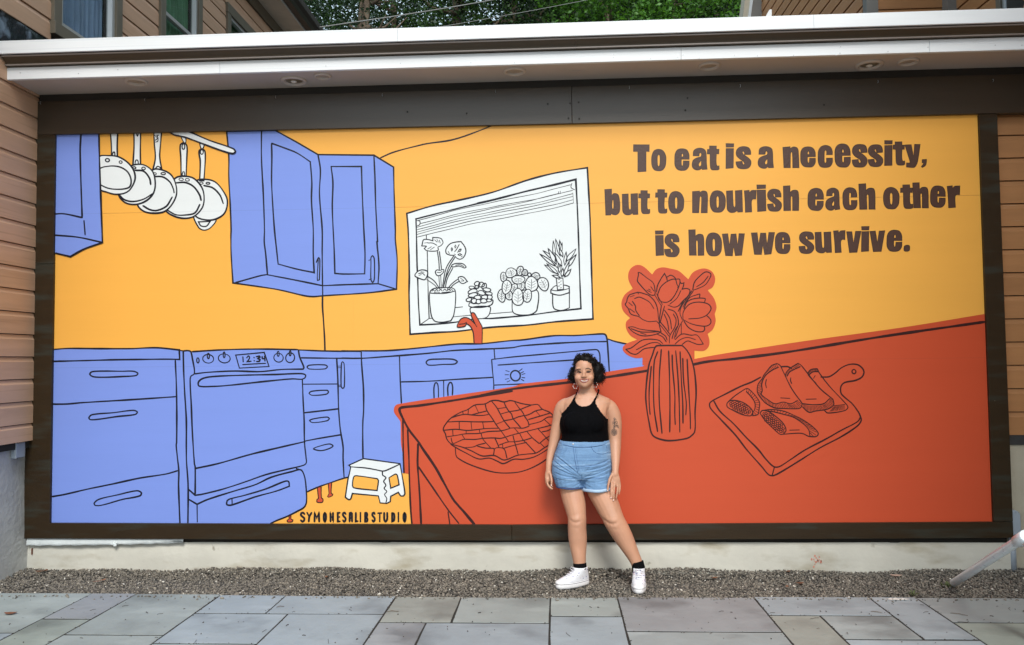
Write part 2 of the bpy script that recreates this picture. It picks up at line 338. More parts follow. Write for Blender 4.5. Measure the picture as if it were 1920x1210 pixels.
def side_window(Y0, Y1, z0, z1, cm, wall_x, sgn, parent, T=.105):
    w = MB(); x = wall_x; f = lambda a, b: (min(x+sgn*a, x+sgn*b), max(x+sgn*a, x+sgn*b))
    a = f(-.06, .028)
    w.box(*a, Y0, Y0+T, z0, z1); w.box(*a, Y1-T, Y1, z0, z1); w.box(*f(-.06, .034), Y0-.015, Y1+.015, z1-T, z1+.02); w.box(*f(-.06, .045), Y0-.012, Y1+.012, z0-.01, z0+T*.9)
    win = w.build('window', M['frame_dark'], parent); bev(win, .003)
    s = MB(); a = f(-.05, .006); y0 = Y0+T; y1 = Y1-T; b0 = z0+T*.9
    s.box(*a, y0, y0+.045, b0, z1-T); s.box(*a, y1-.045, y1, b0, z1-T); s.box(*a, y0+.045, y1-.045, b0, b0+.05); s.box(*a, y0+.045, y1-.045, z1-T-.04, z1-T)
    zm = (b0+z1-T)/2; s.box(*f(-.048, .0), y0+.045, y1-.045, zm-.02, zm+.02)
    s.build('sash', M['frame_lt'], win)
    MB().box(*f(-.030, .012), y1-.06, y1-.048, b0, z1-T).build('sash_edge', M['frame_wh'], win)
    MB().box(*f(-.034, -.030), y0+.045, y1-.045, b0+.05, z1-T-.04).build('pane', M['glass'], win)
    V = []; n = 70
    for i in range(n+1):
        y = y0+.03+(y1-y0-.06)*i/n; xx = x+sgn*(-.10+.022*math.sin(i*.95+.8*math.sin(i*.31)))
        V += [(xx, y, b0-.05), (xx, y, z1-T+.03)]
    mesh('curtain', V, [(2*i, 2*i+2, 2*i+3, 2*i+1) for i in range(n)], cm, win, True)
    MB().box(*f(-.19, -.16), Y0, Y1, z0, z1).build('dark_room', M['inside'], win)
side_window(*wins[0], M['curtain'], XL, 1, LB); side_window(*wins[1], M['curtain_refl'], XL, 1, LB); side_window(*wins[2], M['curtain_refl'], XL, 1, LB)
# carve: the wall core must not fill the windows
core = [o for o in LB.children if o.name.startswith('wall_core')][0]
me = core.data; V = []; F = []
b = MB()
segs = [(-6.5, .13), (1.175, 1.945), (2.945, 3.70), (4.995, 9.5)]
b.box(-4.35, XL-.026, -6.5, 9.5, .95, 4.33)
for s in segs: b.box(-4.35, XL-.026, s[0], s[1], 4.33, 6.55)
b.box(-4.35, XL-.2, .13, 5., 4.33, 6.55)
b.box(-4.9, -4.352, -6.5, 9.5, .95, 8)
off = _wl(LB); me.clear_geometry(); me.from_pydata([(v[0]-off.x, v[1]-off.y, v[2]-off.z) for v in b.V], [], b.F); me.update()
# left foundation (its own rough face, slightly behind the siding)
V = []; F = []; ny = 120; nz = 16
for i in range(ny+1):
    for j in range(nz+1):
        y = -6.5+6.535*i/ny; z = -.12+1.09*j/nz
        V.append((-4.172+.010*math.sin(y*3.1+z*2)+.006*math.sin(y*11+z*7)+.05*max(0, .25-z)**1.2, y, z))
F = [(i*(nz+1)+j, (i+1)*(nz+1)+j, (i+1)*(nz+1)+j+1, i*(nz+1)+j+1) for i in range(ny) for j in range(nz)]
mesh('foundation', V, F, M['conc_side'], LB, True)
MB().box(-4.9, -4.20, -6.5, 1.5, -.13, .96).build('foundation_core', M['conc_side'], LB)

# ---- low building with the mural wall
LW = thing('low_building', 'low flat roofed building between the two clapboard houses, white roof edge over the mural wall', 'building', (-.3, 0, 0))
MB().box(-4.17, 3.345, .03, 6.0, -.1, 3.9).build('wall_core', M['groove'], LW)
# foundation strip, gently uneven
V = []; nx = 160; nz = 5
for i in range(nx+1):
    for j in range(nz+1):
        x = -4.18+7.58*i/nx; z = -.12+(.12+at(960, 1018.5, .0).z)*j/nz
        V.append((x, .012+.004*math.sin(x*5+z*9)+.003*math.sin(x*13)+(.012 if j == nz else 0), z))
mesh('foundation', V, [(i*(nz+1)+j, (i+1)*(nz+1)+j, (i+1)*(nz+1)+j+1, i*(nz+1)+j+1) for i in range(nx) for j in range(nz)], M['conc'], LW, True)
def q(x0, x1, y0, y1, zl0, zl1, zr0, zr1):
    """board lying along X whose lower/upper edges run straight from left to right heights"""
    V = [(x0, y0, zl0), (x1, y0, zr0), (x1, y0, zr1), (x0, y0, zl1), (x0, y1, zl0), (x1, y1, zr0), (x1, y1, zr1), (x0, y1, zl1)]
    return MB().add(V, [(0, 1, 2, 3), (7, 6, 5, 4), (0, 4, 5, 1), (3, 2, 6, 7), (0, 3, 7, 4), (1, 5, 6, 2)])
zb = lambda px, py: at(px, py, -.03).z
xm = at(960, 990).x
bev(q(-4.165, xm-.0008, -.030, .02, zb(48, 1010), zb(97, 981), zb(960, 1014), zb(960, 984.5)).build('bottom_board', M['trim'], LW), .002)
bev(q(xm+.0008, 3.362, -.030, .02, zb(960, 1014), zb(960, 984.5), zb(1893, 1009), zb(1858, 979)).build('bottom_board', M['trim'], LW), .002)
zt = 3.775
xj = at(1072, 200).x
bev(q(-4.104, xj-.001, -.034, .02, zb(75, 253), 3.705, zb(1072, 232), 3.705).build('top_board', M['trim_top'], LW), .002)
bev(q(xj+.001, 3.615, -.034, .02, zb(1072, 232), 3.705, zb(1832, 214), 3.705).build('top_board', M['trim_top'], LW), .002)
MB().box(-4.104, 3.615, -.012, .02, 3.708, zt+.01).build('soffit_ledger', M['ledger_shade'], LW)
q(-4.165, at(105, 600).x, -.031, .02, zb(97, 983)+.002, zb(75, 254.5), zb(97, 983)+.002, zb(105, 253)-.002)
V = lambda x, y, Y=-.031: tuple(at(x, y, Y))
def board4(name, corners, d, m, parent):
    a = [tuple(c) for c in corners]; b = [(c[0], c[1]+d, c[2]) for c in corners]
    return MB().add(a+b, [(0, 1, 2, 3), (7, 6, 5, 4), (0, 4, 5, 1), (1, 5, 6, 2), (2, 6, 7, 3), (3, 7, 4, 0)]).build(name, m, parent)
# left side board in two lengths, joint near (85,496)
xl0, xl1 = -4.168, -3.958
zA, zB, zC = at(60, 983).z-.0, at(80, 496).z, at(90, 254).z
bev(board4('side_board', [(xl0, -.0305, zA+.006), (xl1, -.0305, zA+.006), (xl1, -.0305, zB-.001), (xl0, -.0305, zB-.001)], .05, M['trim'], LW), .002)
bev(board4('side_board', [(xl0, -.0305, zB+.001), (xl1, -.0305, zB+.001), (xl1, -.0305, zC-.004), (xl0, -.0305, zC-.004)], .05, M['trim'], LW), .002)
bev(board4('side_board', [(3.224, -.0305, zb(1858, 979)+.002), (3.362, -.0305, zb(1858, 979)+.002), (3.362, -.0305, zb(1850, 213)-.003), (3.229, -.0305, zb(1832, 214)-.003)], .05, M['trim'], LW), .002)
# roof edge
zf0, zf1 = 3.757, 3.848
fx = [-4.11, at(412, 130, -.4).x, at(1277, 100, -.4).x, at(1743, 90, -.4).x, 3.615]
for a, b in zip(fx[:-1], fx[1:]): bev(MB().box(a+.0008, b-.0008, -.40, -.372, zf0, zf1).build('fascia_board', M['white'], LW), .0015)
fx = [-4.11, at(745, 60, -.5).x, at(1526, 45, -.5).x, 3.615]
for a, b in zip(fx[:-1], fx[1:]): bev(MB().box(a+.0006, b-.0006, -.500, -.482, 3.918, 4.015).build('roof_edge_board', M['white'], LW), .0015)
gx = [-4.10, at(1080, 90, -.45).x, 3.615]
for a, b in zip(gx[:-1], gx[1:]):
    MB().prism([(-.372, 3.852), (-.425, 3.852), (-.43, 3.862), (-.425, 3.864), (-.43, 3.875), (-.455, 3.895), (-.470, 3.905), (-.474, 3.912), (-.466, 3.914), (-.372, 3.914)], 0, a+.001, b-.001).build('gutter', M['gutter'], LW)
    MB().box(a+.001, b-.001, -.433, -.428, 3.8525, 3.862).build('gutter_lip', M['gutter_lip'], LW)
    MB().box(a+.001, b-.001, -.479, -.4725, 3.903, 3.913).build('gutter_bead', M['gutter_lip'], LW)
MB().box(-4.104, 3.615, -.371, -.014, 3.766, 3.776).build('soffit', M['soffit'], LW)
MB().box(-4.08, 3.615, -.481, 6., 3.93, 4.005).build('roof_slab', M['black_strip'], LW)
MB().box(-4.10, 3.615, -.371, .0, 3.78, 3.925).build('eave_core', M['groove'], LW)
# hatch cover in the soffit
h0, h1 = unproj(1066, 133, 2, 3.765), unproj(1097, 143, 2, 3.765)
MB().box(h0.x, h1.x, min(h0.y, h1.y), max(h0.y, h1.y), 3.7625, 3.767).build('hatch_cover', M['soffit'], LW)
# hooks, screws
for px, py in ((76, 193), (272, 187), (517, 182), (717, 178), (929, 171), (1180, 164), (1388, 161), (1646, 153), (1862, 151)):
    p = at(px, py, -.04); t = []
    for k in range(7):
        a = math.pi*(1.15*k/6); t.append((p.x, -.035-.012*math.sin(a), p.z+.010*math.cos(a)))
    MB().tube(t, .0022, 6).build('hook', M['bolt'], LW)
for px, py in ((38, 137), (147, 138), (221, 131), (611, 124), (751, 119), (883, 118), (965, 118), (1150, 108), (1151, 102), (1220, 110), (1271, 107), (1281, 103), (1311, 109), (1377, 104), (1420, 105), (1488, 104), (1568, 104), (1575, 100), (1576, 88), (1665, 97), (1740, 89), (1866, 85), (1916, 85)):
    p = at(px, py, -.401); MB().tube([(p.x, -.4025, p.z), (p.x, -.399, p.z)], .0038, 7).build('nail_head', M['bolt'], LW)
for px, py in ((1027, 195), (1069, 194), (1085, 192), (1289, 184), (1285, 207), (764, 210), (1086, 223), (1066, 222), (875, 213), (1545, 197)):
    p = at(px, py, -.035); MB().tube([(p.x, -.037, p.z), (p.x, -.033, p.z)], .007, 8).build('screw_head', M['groove'], LW)
# white building film creeping out below the bottom board
V = []; n = 60; x0, x1 = at(52, 1012).x, at(345, 1012).x
for i in range(n+1):
    x = x0+(x1-x0)*i/n; dz = .005*math.sin(i*.9)+.003*math.sin(i*2.3); t = max(0, 1-i/n)
    for j, (yy, zz) in enumerate(((-.006, .235), (-.017, .215), (-.014+.003*math.sin(i*1.7), .196), (-.018, .184+dz*.5-.002), (-.006, .181+dz*.5))): V.append((x, yy, zz if j < 2 else zz+(.022*(1-t)**2)))
mesh('plastic_film', V, [(i*5+j, (i+1)*5+j, (i+1)*5+j+1, i*5+j+1) for i in range(n) for j in range(4)], M['film'], LW, True)
p = at(215, 1021, -.02)
b = MB()
for k in range(9): b.ball((p.x+random.uniform(-.02, .02), -.02+random.uniform(-.008, .004), p.z+random.uniform(-.012, .012)), random.uniform(.008, .015), 6, 5, (1.2, .7, .8))
b.build('crumpled_film', M['film'], LW)
p = at(58, 1036, -.01); MB().box(p.x-.002, p.x+.003, -.004, .01, p.z-.02, p.z+.028).build('rusty_angle', M['rust'], LW)

# recessed lights in the soffit
def downlight(px, py, label, r, deep):
    c = unproj(px, py, 2, 3.766); c.y = max(min(c.y, -.09), -.30)
    t = thing('recessed_light', label, 'ceiling light', (c.x, c.y, 3.766), 'recessed lights under the roof overhang')
    V = []; n = 28; prof = [(r, -.0005), (r*.99, -.010), (r*.84, -.017), (r*.76, -.012), (r*.70, .0)]
    for pr, pz in prof:
        for k in range(n): a = 2*math.pi*k/n; V.append((c.x+pr*math.cos(a), c.y+pr*math.sin(a), 3.766+pz))
    mesh('trim_ring', V, [(i*n+k, i*n+(k+1) % n, (i+1)*n+(k+1) % n, (i+1)*n+k) for i in range(len(prof)-1) for k in range(n)], mat('light_trim', (.54, .48, .43), .5, .04), t, True)
    b = MB(); b.ball((c.x, c.y, 3.7655), r*.66, 20, 8, (1, 1, .16 if deep else .08))
    b.build('lamp_lens', mat('lens', (.40, .33, .26) if not deep else (.20, .16, .11), .35, .1), t, True)
    if deep: MB().ball((c.x, c.y, 3.758), r*.25, 12, 6, (1, 1, .5)).build('lamp_bulb', mat('bulb', (.75, .72, .66), .3, .02), t, True)
for a in ((255, 152, 'small round recessed light under the overhang, farthest left of the row', .085, False), (551, 151, 'larger recessed light with dark inside, left of centre above the blue cabinet', .10, True),
          (605, 142, 'faint round cover close to the dark recessed light above the blue cabinet', .065, False), (965, 133, 'round recessed light in the overhang above the middle of the mural', .085, False),
          (1330, 123, 'round recessed light above the first line of the quotation', .08, False), (1630, 121, 'larger recessed light with dark inside above the word necessity', .10, True),
          (1703, 115, 'small round cover just right of the dark light above the quotation', .075, False)): downlight(*a)

# ---- right building
RB = thing('clapboard_building', 'tan clapboard building at the right with grey corner boards', 'building', (4.2, 1, 0))
XA = 3.45
MB().box(XA+.026, 4.4, 2.62, 7.2, 3.95, 9.5).build('wall_core', M['groove'], RB)
MB().box(4.366, 5.6, .32, 2.62, 3.9, 9.5).build('wall_core', M['groove'], RB)
zr = [3.85+CH*k+.04 for k in range(0, 32)]
side(M['siding_r'], RB, 'xn', 2.73, 7.2, zr, XA)
MB().box(XA-.012, XA+.11, 2.57, 2.68, 3.9, 9.4).build('corner_board', M['post_grey'], RB)
zf = [at(1700, 16, 2.6).z+CH*k for k in range(-14, 18)]
side(M['siding_r'], RB, 'yn', XA+.112, 4.25, zf, 2.60)
MB().box(4.25, 4.352, 2.48, 2.61, 3.9, 9.4).build('corner_board', M['post_grey'], RB)
wy0 = unproj(1872, 10, 0, 4.34).y
rw = (wy0-.95, wy0, 3.98, 6.1)
side(M['siding_r'], RB, 'xn', .32, 2.48, zr, 4.34, [rw])
side_window(rw[0], rw[1], rw[2], rw[3], M['curtain'], 4.34, -1, RB, .08)
bb = [o for o in RB.children if o.name.startswith('wall_core')][1].data
b = MB(); b.box(4.366, 4.55, .32, rw[0]+.01, 3.9, 9.5); b.box(4.366, 4.55, rw[1]-.01, 2.6, 3.9, 9.5); b.box(4.366, 4.55, rw[0]+.01, rw[1]-.01, rw[3]-.02, 9.5); b.box(4.552, 5.6, .32, 2.62, 3.9, 9.5)
off = _wl(RB); bb.clear_geometry(); bb.from_pydata([(v[0]-off.x, v[1]-off.y, v[2]-off.z) for v in b.V], [], b.F); bb.update()
# far end of that wall: pale frieze, white strip and a triangular cleat
def lean(px0, px1, name, m, Y=7.1, dx=11):
    z1 = 9.2
    a0, a1 = at(px0, 45, Y), at(px1, 45, Y); t0, t1 = at(px0+dx, 0, Y), at(px1+dx, 0, Y)
    k = (z1-a0.z)/(t0.z-a0.z)
    e0 = a0+(t0-a0)*k; e1 = a1+(t1-a1)*k
    bb = MB().add([a0-(t0-a0)*3, a1-(t1-a1)*3, e1, e0]+[Vector((v.x, v.y+.35, v.z)) for v in (a0-(t0-a0)*3, a1-(t1-a1)*3, e1, e0)], [(0, 1, 2, 3), (7, 6, 5, 4), (0, 4, 5, 1), (1, 5, 6, 2), (2, 6, 7, 3), (3, 7, 4, 0)])
    return bb.build(name, m, RB)
lean(1391, 1401, 'rake_board', M['conc_r'], 6.9, 6); lean(1401, 1406, 'rake_strip', M['frame_wh'], 6.88, 6); lean(1406, 1436, 'rake_panel', M['post_grey'], 6.9, 6)
v = [at(1431, 40, 4.2), at(1447, 40, 4.2), at(1447, 18, 4.2), at(1443, 18, 4.2)]
board4('white_cleat', v, .06, M['white'], RB)
# lower part of the right building beside the mural frame
sz = [at(1880, y, .06).z for y in (816, 797, 755, 712, 669, 627, 594-11, 552-13, 510-14, 467, 425, 382, 340, 298, 255, 215)]
sz = [.991]+[.991+.1*0+(3.44-.991)*k/14 for k in range(1, 15)]+[3.60, 3.77]
side(M['siding_r'], RB, 'yn', 3.362, 3.62, sz, .045)
MB().box(3.364, 5.6, .066, .30, -.1, 3.9).build('lower_wall_core', M['groove'], RB)
MB().box(3.364, 3.62, .035, .06, .919, .990).build('flashing_strip', M['black_strip'], RB)
V = []; nx = 8; nz = 20
for i in range(nx+1):
    for j in range(nz+1):
        x = 3.345+.32*i/nx; z = -.12+1.037*j/nz; V.append((x, .050+.004*math.sin(x*9+z*6), z))
mesh('foundation', V, [(i*(nz+1)+j, (i+1)*(nz+1)+j, (i+1)*(nz+1)+j+1, i*(nz+1)+j+1) for i in range(nx) for j in range(nz)], M['conc_r'], RB, True)
# unseen wing, inferred from the darker right side; placed and lengthened to shade it
side(M['siding_r'], RB, 'xn', -6.5, .03, [.991+CH*k for k in range(0, 43)], 3.62)
MB().box(3.646, 5.6, -6.5, .30, .95, 8.4).build('wing_core', M['groove'], RB)
MB().box(3.64, 5.6, -6.5, .30, -.12, .95).build('wing_foundation', M['conc_r'], RB)
# ------------------------------------------------------------- the mural
CR = {'A': (80, 230, 4.4825), 'B': (400, 230, 4.4825), 'C': (400, 420, 4.4825), 'D': (80, 630, 6.05), 'E': (80, 810, 6.05), 'F': (320, 630, 5.0417), 'G': (320, 800, 5.0417),
      'H': (560, 820, 6.05), 'I': (640, 610, 5.5), 'J': (750, 290, 4.84), 'K': (750, 430, 5.762), 'M': (920, 430, 5.76), 'N': (900, 600, 5.041), 'O': (820, 730, 7.117),
      'Q': (1150, 490, 6.05), 'R': (1180, 640, 6.05), 'S': (1310, 660, 5.0424), 'T': (1120, 250, 5.0417), 'U': (1460, 250, 5.0417), 'Z': (0, 0, 1)}
def parse(s, crop='Z'):
    out = []; lastc = crop
    for tok in s.split():
        if tok[0] == '@': crop = tok[1]; continue
        c = tok.endswith('!'); x, y = tok.rstrip('!').split(','); o = CR[crop]
        if len(out) > 1 and crop != lastc and not out[-1][2]:      # two traced pieces meet: drop the overlap
            nx_, ny_ = o[0]+float(x)/o[2], o[1]+float(y)/o[2]
            while len(out) > 1 and (out[-1][0]-out[-2][0])*(nx_-out[-1][0])+(out[-1][1]-out[-2][1])*(ny_-out[-1][1]) < 0 and not out[-1][2]: out.pop()
        lastc = crop
        out.append((o[0]+float(x)/o[2], o[1]+float(y)/o[2], c))
    return out
def smooth(P, closed=False, step=1.6):
    """Catmull-Rom through the points, sharp at flagged corners"""
    n = len(P); out = []
    if n < 3 and not closed: return [(p[0], p[1]) for p in P]
    rngi = range(n if closed else n-1)
    for i in rngi:
        p1, p2 = P[i], P[(i+1) % n]
        p0 = P[i-1] if (i > 0 or closed) and not p1[2] else p1
        p3 = P[(i+2) % n] if (i+2 < n or closed) and not p2[2] else p2
        L = math.hypot(p2[0]-p1[0], p2[1]-p1[1]); k = max(1, min(24, int(L/step)))
        if p1[2] and p2[2]: k = 1
        for j in range(k):
            t = j/k; q_ = []
            for a in (0, 1):
                l0 = math.hypot(p1[0]-p0[0], p1[1]-p0[1]); l3 = math.hypot(p3[0]-p2[0], p3[1]-p2[1])
                m1 = (p2[a]-p0[a])*L/(L+l0+1e-9) if l0 > 0 else (p2[a]-p1[a]); m2 = (p3[a]-p1[a])*L/(L+l3+1e-9) if l3 > 0 else (p2[a]-p1[a])
                # limit overshoot
                t2, t3 = t*t, t*t*t
                q_.append((2*t3-3*t2+1)*p1[a]+(t3-2*t2+t)*m1+(-2*t3+3*t2)*p2[a]+(t3-t2)*m2)
            out.append(tuple(q_))
    if not closed: out.append((P[-1][0], P[-1][1]))
    return out
_H = [at(x, y, -.004) for x, y in ((0, 0), (1, 0), (0, 1))]
MY = -.004                       # plane of the painted panels
def wp(x, y, lay): return (*[(v) for v in (lambda p: (p.x, MY-lay*.0005, p.z))(at(x, y, MY))],)
class Paint:
    def __init__(s): s.b = MB(); s.k = 0
    def fill(s, polys, lay):
        pl = [[Vector((x, y, 0)) for x, y in p] for p in polys]
        tri = tessellate_polygon(pl); flat = [v for p in pl for v in p]
        V = [wp(v.x, v.y, lay) for v in flat]
        F = []
        for t in tri:
            a, b, c = (V[i] for i in t)
            cr = (b[0]-a[0])*(c[2]-a[2])-(b[2]-a[2])*(c[0]-a[0])
            F.append(t if cr > 0 else t[::-1])
        s.b.add(V, F); return s
    def line(s, pts, w, lay, closed=False, wob=True):
        n = len(pts)
        if n < 2: return s
        s.k += 1; lay += (s.k % 14)*.03
        V = []; F = []; ph = random.uniform(0, 9); acc = 0
        for i, p in enumerate(pts):
            a = pts[i-1] if (i > 0 or closed) else p; b = pts[(i+1) % n] if (i < n-1 or closed) else p
            d1 = (p[0]-a[0], p[1]-a[1]); d2 = (b[0]-p[0], b[1]-p[1]); l1 = math.hypot(*d1); l2 = math.hypot(*d2)
            if l1 < 1e-6: d1 = d2; l1 = l2
            if l2 < 1e-6: d2 = d1; l2 = l1
            if l1 < 1e-6: d1 = d2 = (1, 0); l1 = l2 = 1
            t = (d1[0]/l1+d2[0]/l2, d1[1]/l1+d2[1]/l2); L = math.hypot(*t) or 1; t = (t[0]/L, t[1]/L)
            k = max(.55, t[0]*d1[0]/l1+t[1]*d1[1]/l1); acc += l1
            ww = w*.5*(1+(.14*math.sin(acc*.045+ph)+.07*math.sin(acc*.13+ph*2) if wob else 0))/k
            if not closed and i in (0, n-1): ww *= .75
            V += [wp(p[0]-t[1]*ww, p[1]+t[0]*ww, lay), wp(p[0]+t[1]*ww, p[1]-t[0]*ww, lay)]
        m = n if closed else n-1
        F = [(2*i, 2*((i+1) % n), 2*((i+1) % n)+1, 2*i+1) for i in range(m)]
        s.b.add(V, F)
        if not closed:      # round brush ends
            for p in (pts[0], pts[-1]):
                r = w*.42; c = [wp(p[0]+r*math.cos(a*math.pi/4), p[1]-r*math.sin(a*math.pi/4), lay-.1) for a in range(8)]
                s.b.add(c, [tuple(range(8))])
        return s
    def ell(s, cx, cy, rx, ry, w, lay, rot=0, fill=None):
        c, q_ = math.cos(math.radians(rot)), math.sin(math.radians(rot)); pts = []
        for i in range(22):
            a = 2*math.pi*i/22; k = 1+.04*math.sin(2*a+cx); x, y = rx*k*math.cos(a), ry*k*math.sin(a); pts.append((cx+x*c-y*q_, cy+x*q_+y*c))
        if fill: fill.fill([pts], lay-.5)
        if w: s.line(pts, w, lay, True)
        return s
    def build(s, name, m, parent): return s.b.build(name, m, parent) if s.b.V else None
def paintmat(name, c, var=.02, rough=.40):
    m = mat(name, c, rough, var, 1.3, .045, 26, stretch=(.35, 1, 5.), spec=.34, detail=6)
    # seams of the plywood sheets showing through the paint: shallow real relief, a hairline darker
    n = m.node_tree.nodes; l = m.node_tree.links; b = n['Principled BSDF']
    g = n.new('ShaderNodeNewGeometry'); sp = n.new('ShaderNodeSeparateXYZ'); l.new(g.outputs['Position'], sp.inputs[0]); acc = None
    for ax, v in (('Z', SEAM1), ('Z', SEAM2)):
        a = n.new('ShaderNodeMath'); a.operation = 'SUBTRACT'; a.inputs[1].default_value = v; l.new(sp.outputs[ax], a.inputs[0])
        c2 = n.new('ShaderNodeMath'); c2.operation = 'ABSOLUTE'; l.new(a.outputs[0], c2.inputs[0])
        d = n.new('ShaderNodeMath'); d.operation = 'LESS_THAN'; d.inputs[1].default_value = .0016 if ax == 'Z' else .0009; l.new(c2.outputs[0], d.inputs[0])
        if acc is None: acc = d.outputs[0]
        else:
            e = n.new('ShaderNodeMath'); e.operation = 'MAXIMUM'; l.new(acc, e.inputs[0]); l.new(d.outputs[0], e.inputs[1]); acc = e.outputs[0]
    src = b.inputs['Base Color'].links[0].from_socket
    mi = n.new('ShaderNodeMix'); mi.data_type = 'RGBA'; f = n.new('ShaderNodeMath'); f.operation = 'MULTIPLY'; f.inputs[1].default_value = .15; l.new(acc, f.inputs[0])
    l.new(f.outputs[0], mi.inputs['Factor']); l.new(src, mi.inputs['A']); mi.inputs['B'].default_value = (.05, .05, .05, 1); l.new(mi.outputs['Result'], b.inputs['Base Color'])
    return m
SEAM1, SEAM2 = at(1300, 677).z, at(560, 393).z
P_OR = paintmat('mural_orange', (.82, .40, .07)); P_BL = paintmat('mural_blue', (.185, .275, .70)); P_RD = paintmat('mural_red', (.53, .072, .026))
P_WH = paintmat('mural_white', (.70, .74, .76), .02); P_BK = mat('mural_black', (.006, .007, .015), .45, .2, 30, spec=.3); P_BR = mat('mural_brown_line', (.032, .007, .007), .45, .2, 30, spec=.3)
P_TX = mat('mural_letter_brown', (.064, .028, .019), .4, .10, 9, .2, 60, stretch=(1, 1, 1.), spec=.45); P_TX2 = mat('letter_outline', (.03, .012, .008), .4, .2, 30)

MU = thing('mural', 'large painted kitchen mural in orange, blue and red covering the wall behind the woman', 'mural', (-.37, -.02, .36))
# the plywood sheets, painted orange
zT, zB0 = at(960, 234).z+.03, at(960, 984).z-.05
xs_ = [-3.99, -1.555, .862, 3.25]; zz_ = [zB0, SEAM1, SEAM2, zT+.03]
for i in range(3):
    for j in range(3):
        MB().box(xs_[i]+.0001, xs_[i+1]-.0001, MY, .02, zz_[j]+.0007, zz_[j+1]-.0007).build('mural_sheet', P_OR, MU)

def art(name, items, layer0, base=1, label=None):
    """items: (kind, crop, width, points). kinds: f<colour> fill, l line, c closed line, F<colour> fill with closed line"""
    fills = {}; ln = Paint(); lb = Paint(); lay = layer0
    for it in items:
        k = it[0]
        if k in ('l', 'c', 'r', 'R'):
            for s in it[3].split('|'):
                (ln if k in 'lc' else lb).line(smooth(parse(s, it[1]), k in 'cR'), it[2], lay+.5, k in 'cR')
        elif k[0] in 'fFG':
            col = k[1]; p = [smooth(parse(s, it[1]), True) for s in it[3].split('|')]
            if len(it) > 4: lay = it[4]
            fills.setdefault(col, Paint()).fill(p, lay)
            if k[0] == 'F':
                for q_ in p: ln.line(q_, it[2], lay+.5, True)
            if k[0] == 'G':
                for q_ in p: lb.line(q_, it[2], lay+.5, True)
        elif k == 'e':
            o = CR[it[1]]
            for (cx, cy, rx, ry, *rt) in it[3]: ln.ell(o[0]+cx/o[2], o[1]+cy/o[2], rx/o[2], ry/o[2], it[2], lay+.5, rt[0] if rt else 0)
    mats = {'o': P_OR, 'b': P_BL, 'r': P_RD, 'w': P_WH}
    root = None
    for c, p in fills.items():
        o = p.build(name if root is None else 'painted_patch', mats[c], MU if root is None else root)
        if root is None: root = o
    if root is None: root = bpy.data.objects.new(name, None); COL.objects.link(root); root.parent = MU
    ln.build('outline', P_BK, root); lb.build('outline', P_BR, root)
    return root

art('painted_corner_line', [('l', 'Z', 2.8, '@B 1405,297 1500,255 1600,225 1700,200 1790,179 @Z 850,262 905,243 925,234'), ('l', 'C', 3.4, '918,605 918,700 925,800 935,960 938,1062')], 0)
# hanging pans, back to front
art('painted_pan', [('Fw', 'A', 2.6, '1275,785 1310,880 1355,905 1410,885 1455,815', 1), ('c', 'A', 2.4, '1310,835! 1330,868 1375,872 1408,832!'), ('Fw', 'A', 2.2, '1322,178 1340,230 1358,178', 1),
    ('Fw', 'A', 2.8, '1315,240 1340,222 1365,245 1362,400 1355,490! 1320,490! 1325,330', 1.6),
    ('Fw', 'A', 3.0, '1290,490 1370,478 1450,500 1520,580 1553,660 1530,760 1460,810 1380,820 1290,790 1250,700 1240,560', 2.2), ('l', 'A', 3.2, '1355,530 1430,550 1490,610 1518,680'),
    ('e', 'A', 2, [(1335, 510, 14, 9), (1390, 511, 15, 8), (1338, 248, 12, 20)])], 1)
art('painted_pan', [('Fw', 'A', 2.2, '1165,118 1190,172 1203,170 1200,128', 1), ('Fw', 'A', 2.8, '1158,190 1185,172 1212,195 1212,300 1205,470! 1165,470! 1162,300', 3), ('c', 'A', 2, '1175,445 1180,415 1190,415 1192,445'),
    ('Fw', 'A', 3.0, '1115,470 1185,452 1270,470 1340,550 1358,640 1340,720 1270,790 1180,805 1090,780 1035,735 1040,600', 3.8), ('l', 'A', 3.2, '1120,508 1200,505 1270,540 1320,610 1333,655|1322,690 1280,760 1200,778 1120,775 1050,738'),
    ('e', 'A', 2, [(1165, 478, 18, 11), (1217, 482, 17, 11), (1184, 203, 12, 22)])], 3)
art('painted_pan', [('Fw', 'A', 2.8, '935,80! 1000,80! 990,200 985,290 1005,410! 925,410! 948,300 940,180', 4.6), ('c', 'A', 2, '950,392 965,370 985,375 992,392'), ('l', 'A', 2, '948,150 970,130 962,112 975,108|950,165 968,160 972,138|945,110 958,125'),
    ('Fw', 'A', 3.0, '925,400 1000,398 1080,440 1120,520 1125,610 1080,700 1020,750 930,762 850,745 800,690 830,540', 5.4), ('l', 'A', 3.2, '940,455 1010,458 1070,500 1100,560 1106,590|1090,628 1040,705 960,740 900,732 845,700'),
    ('e', 'A', 2, [(942, 432, 14, 10), (1015, 430, 19, 9)])], 5)
art('painted_pan', [('Fw', 'A', 2.8, '768,80! 825,80! 822,250 825,365! 760,365! 770,200', 6.2), ('l', 'A', 2.2, '778,345 785,318 800,318 806,345|790,92 798,115 806,92'),
    ('Fw', 'A', 3.0, '735,375 800,352 870,365 930,420 948,520 930,600 870,660 790,688 700,675 640,610 650,500', 7), ('l', 'A', 3.2, '780,403 850,410 900,470 910,522|925,600 850,645 760,665 690,650 645,610'),
    ('e', 'A', 2, [(772, 382, 13, 9), (850, 387, 15, 11)])], 7)
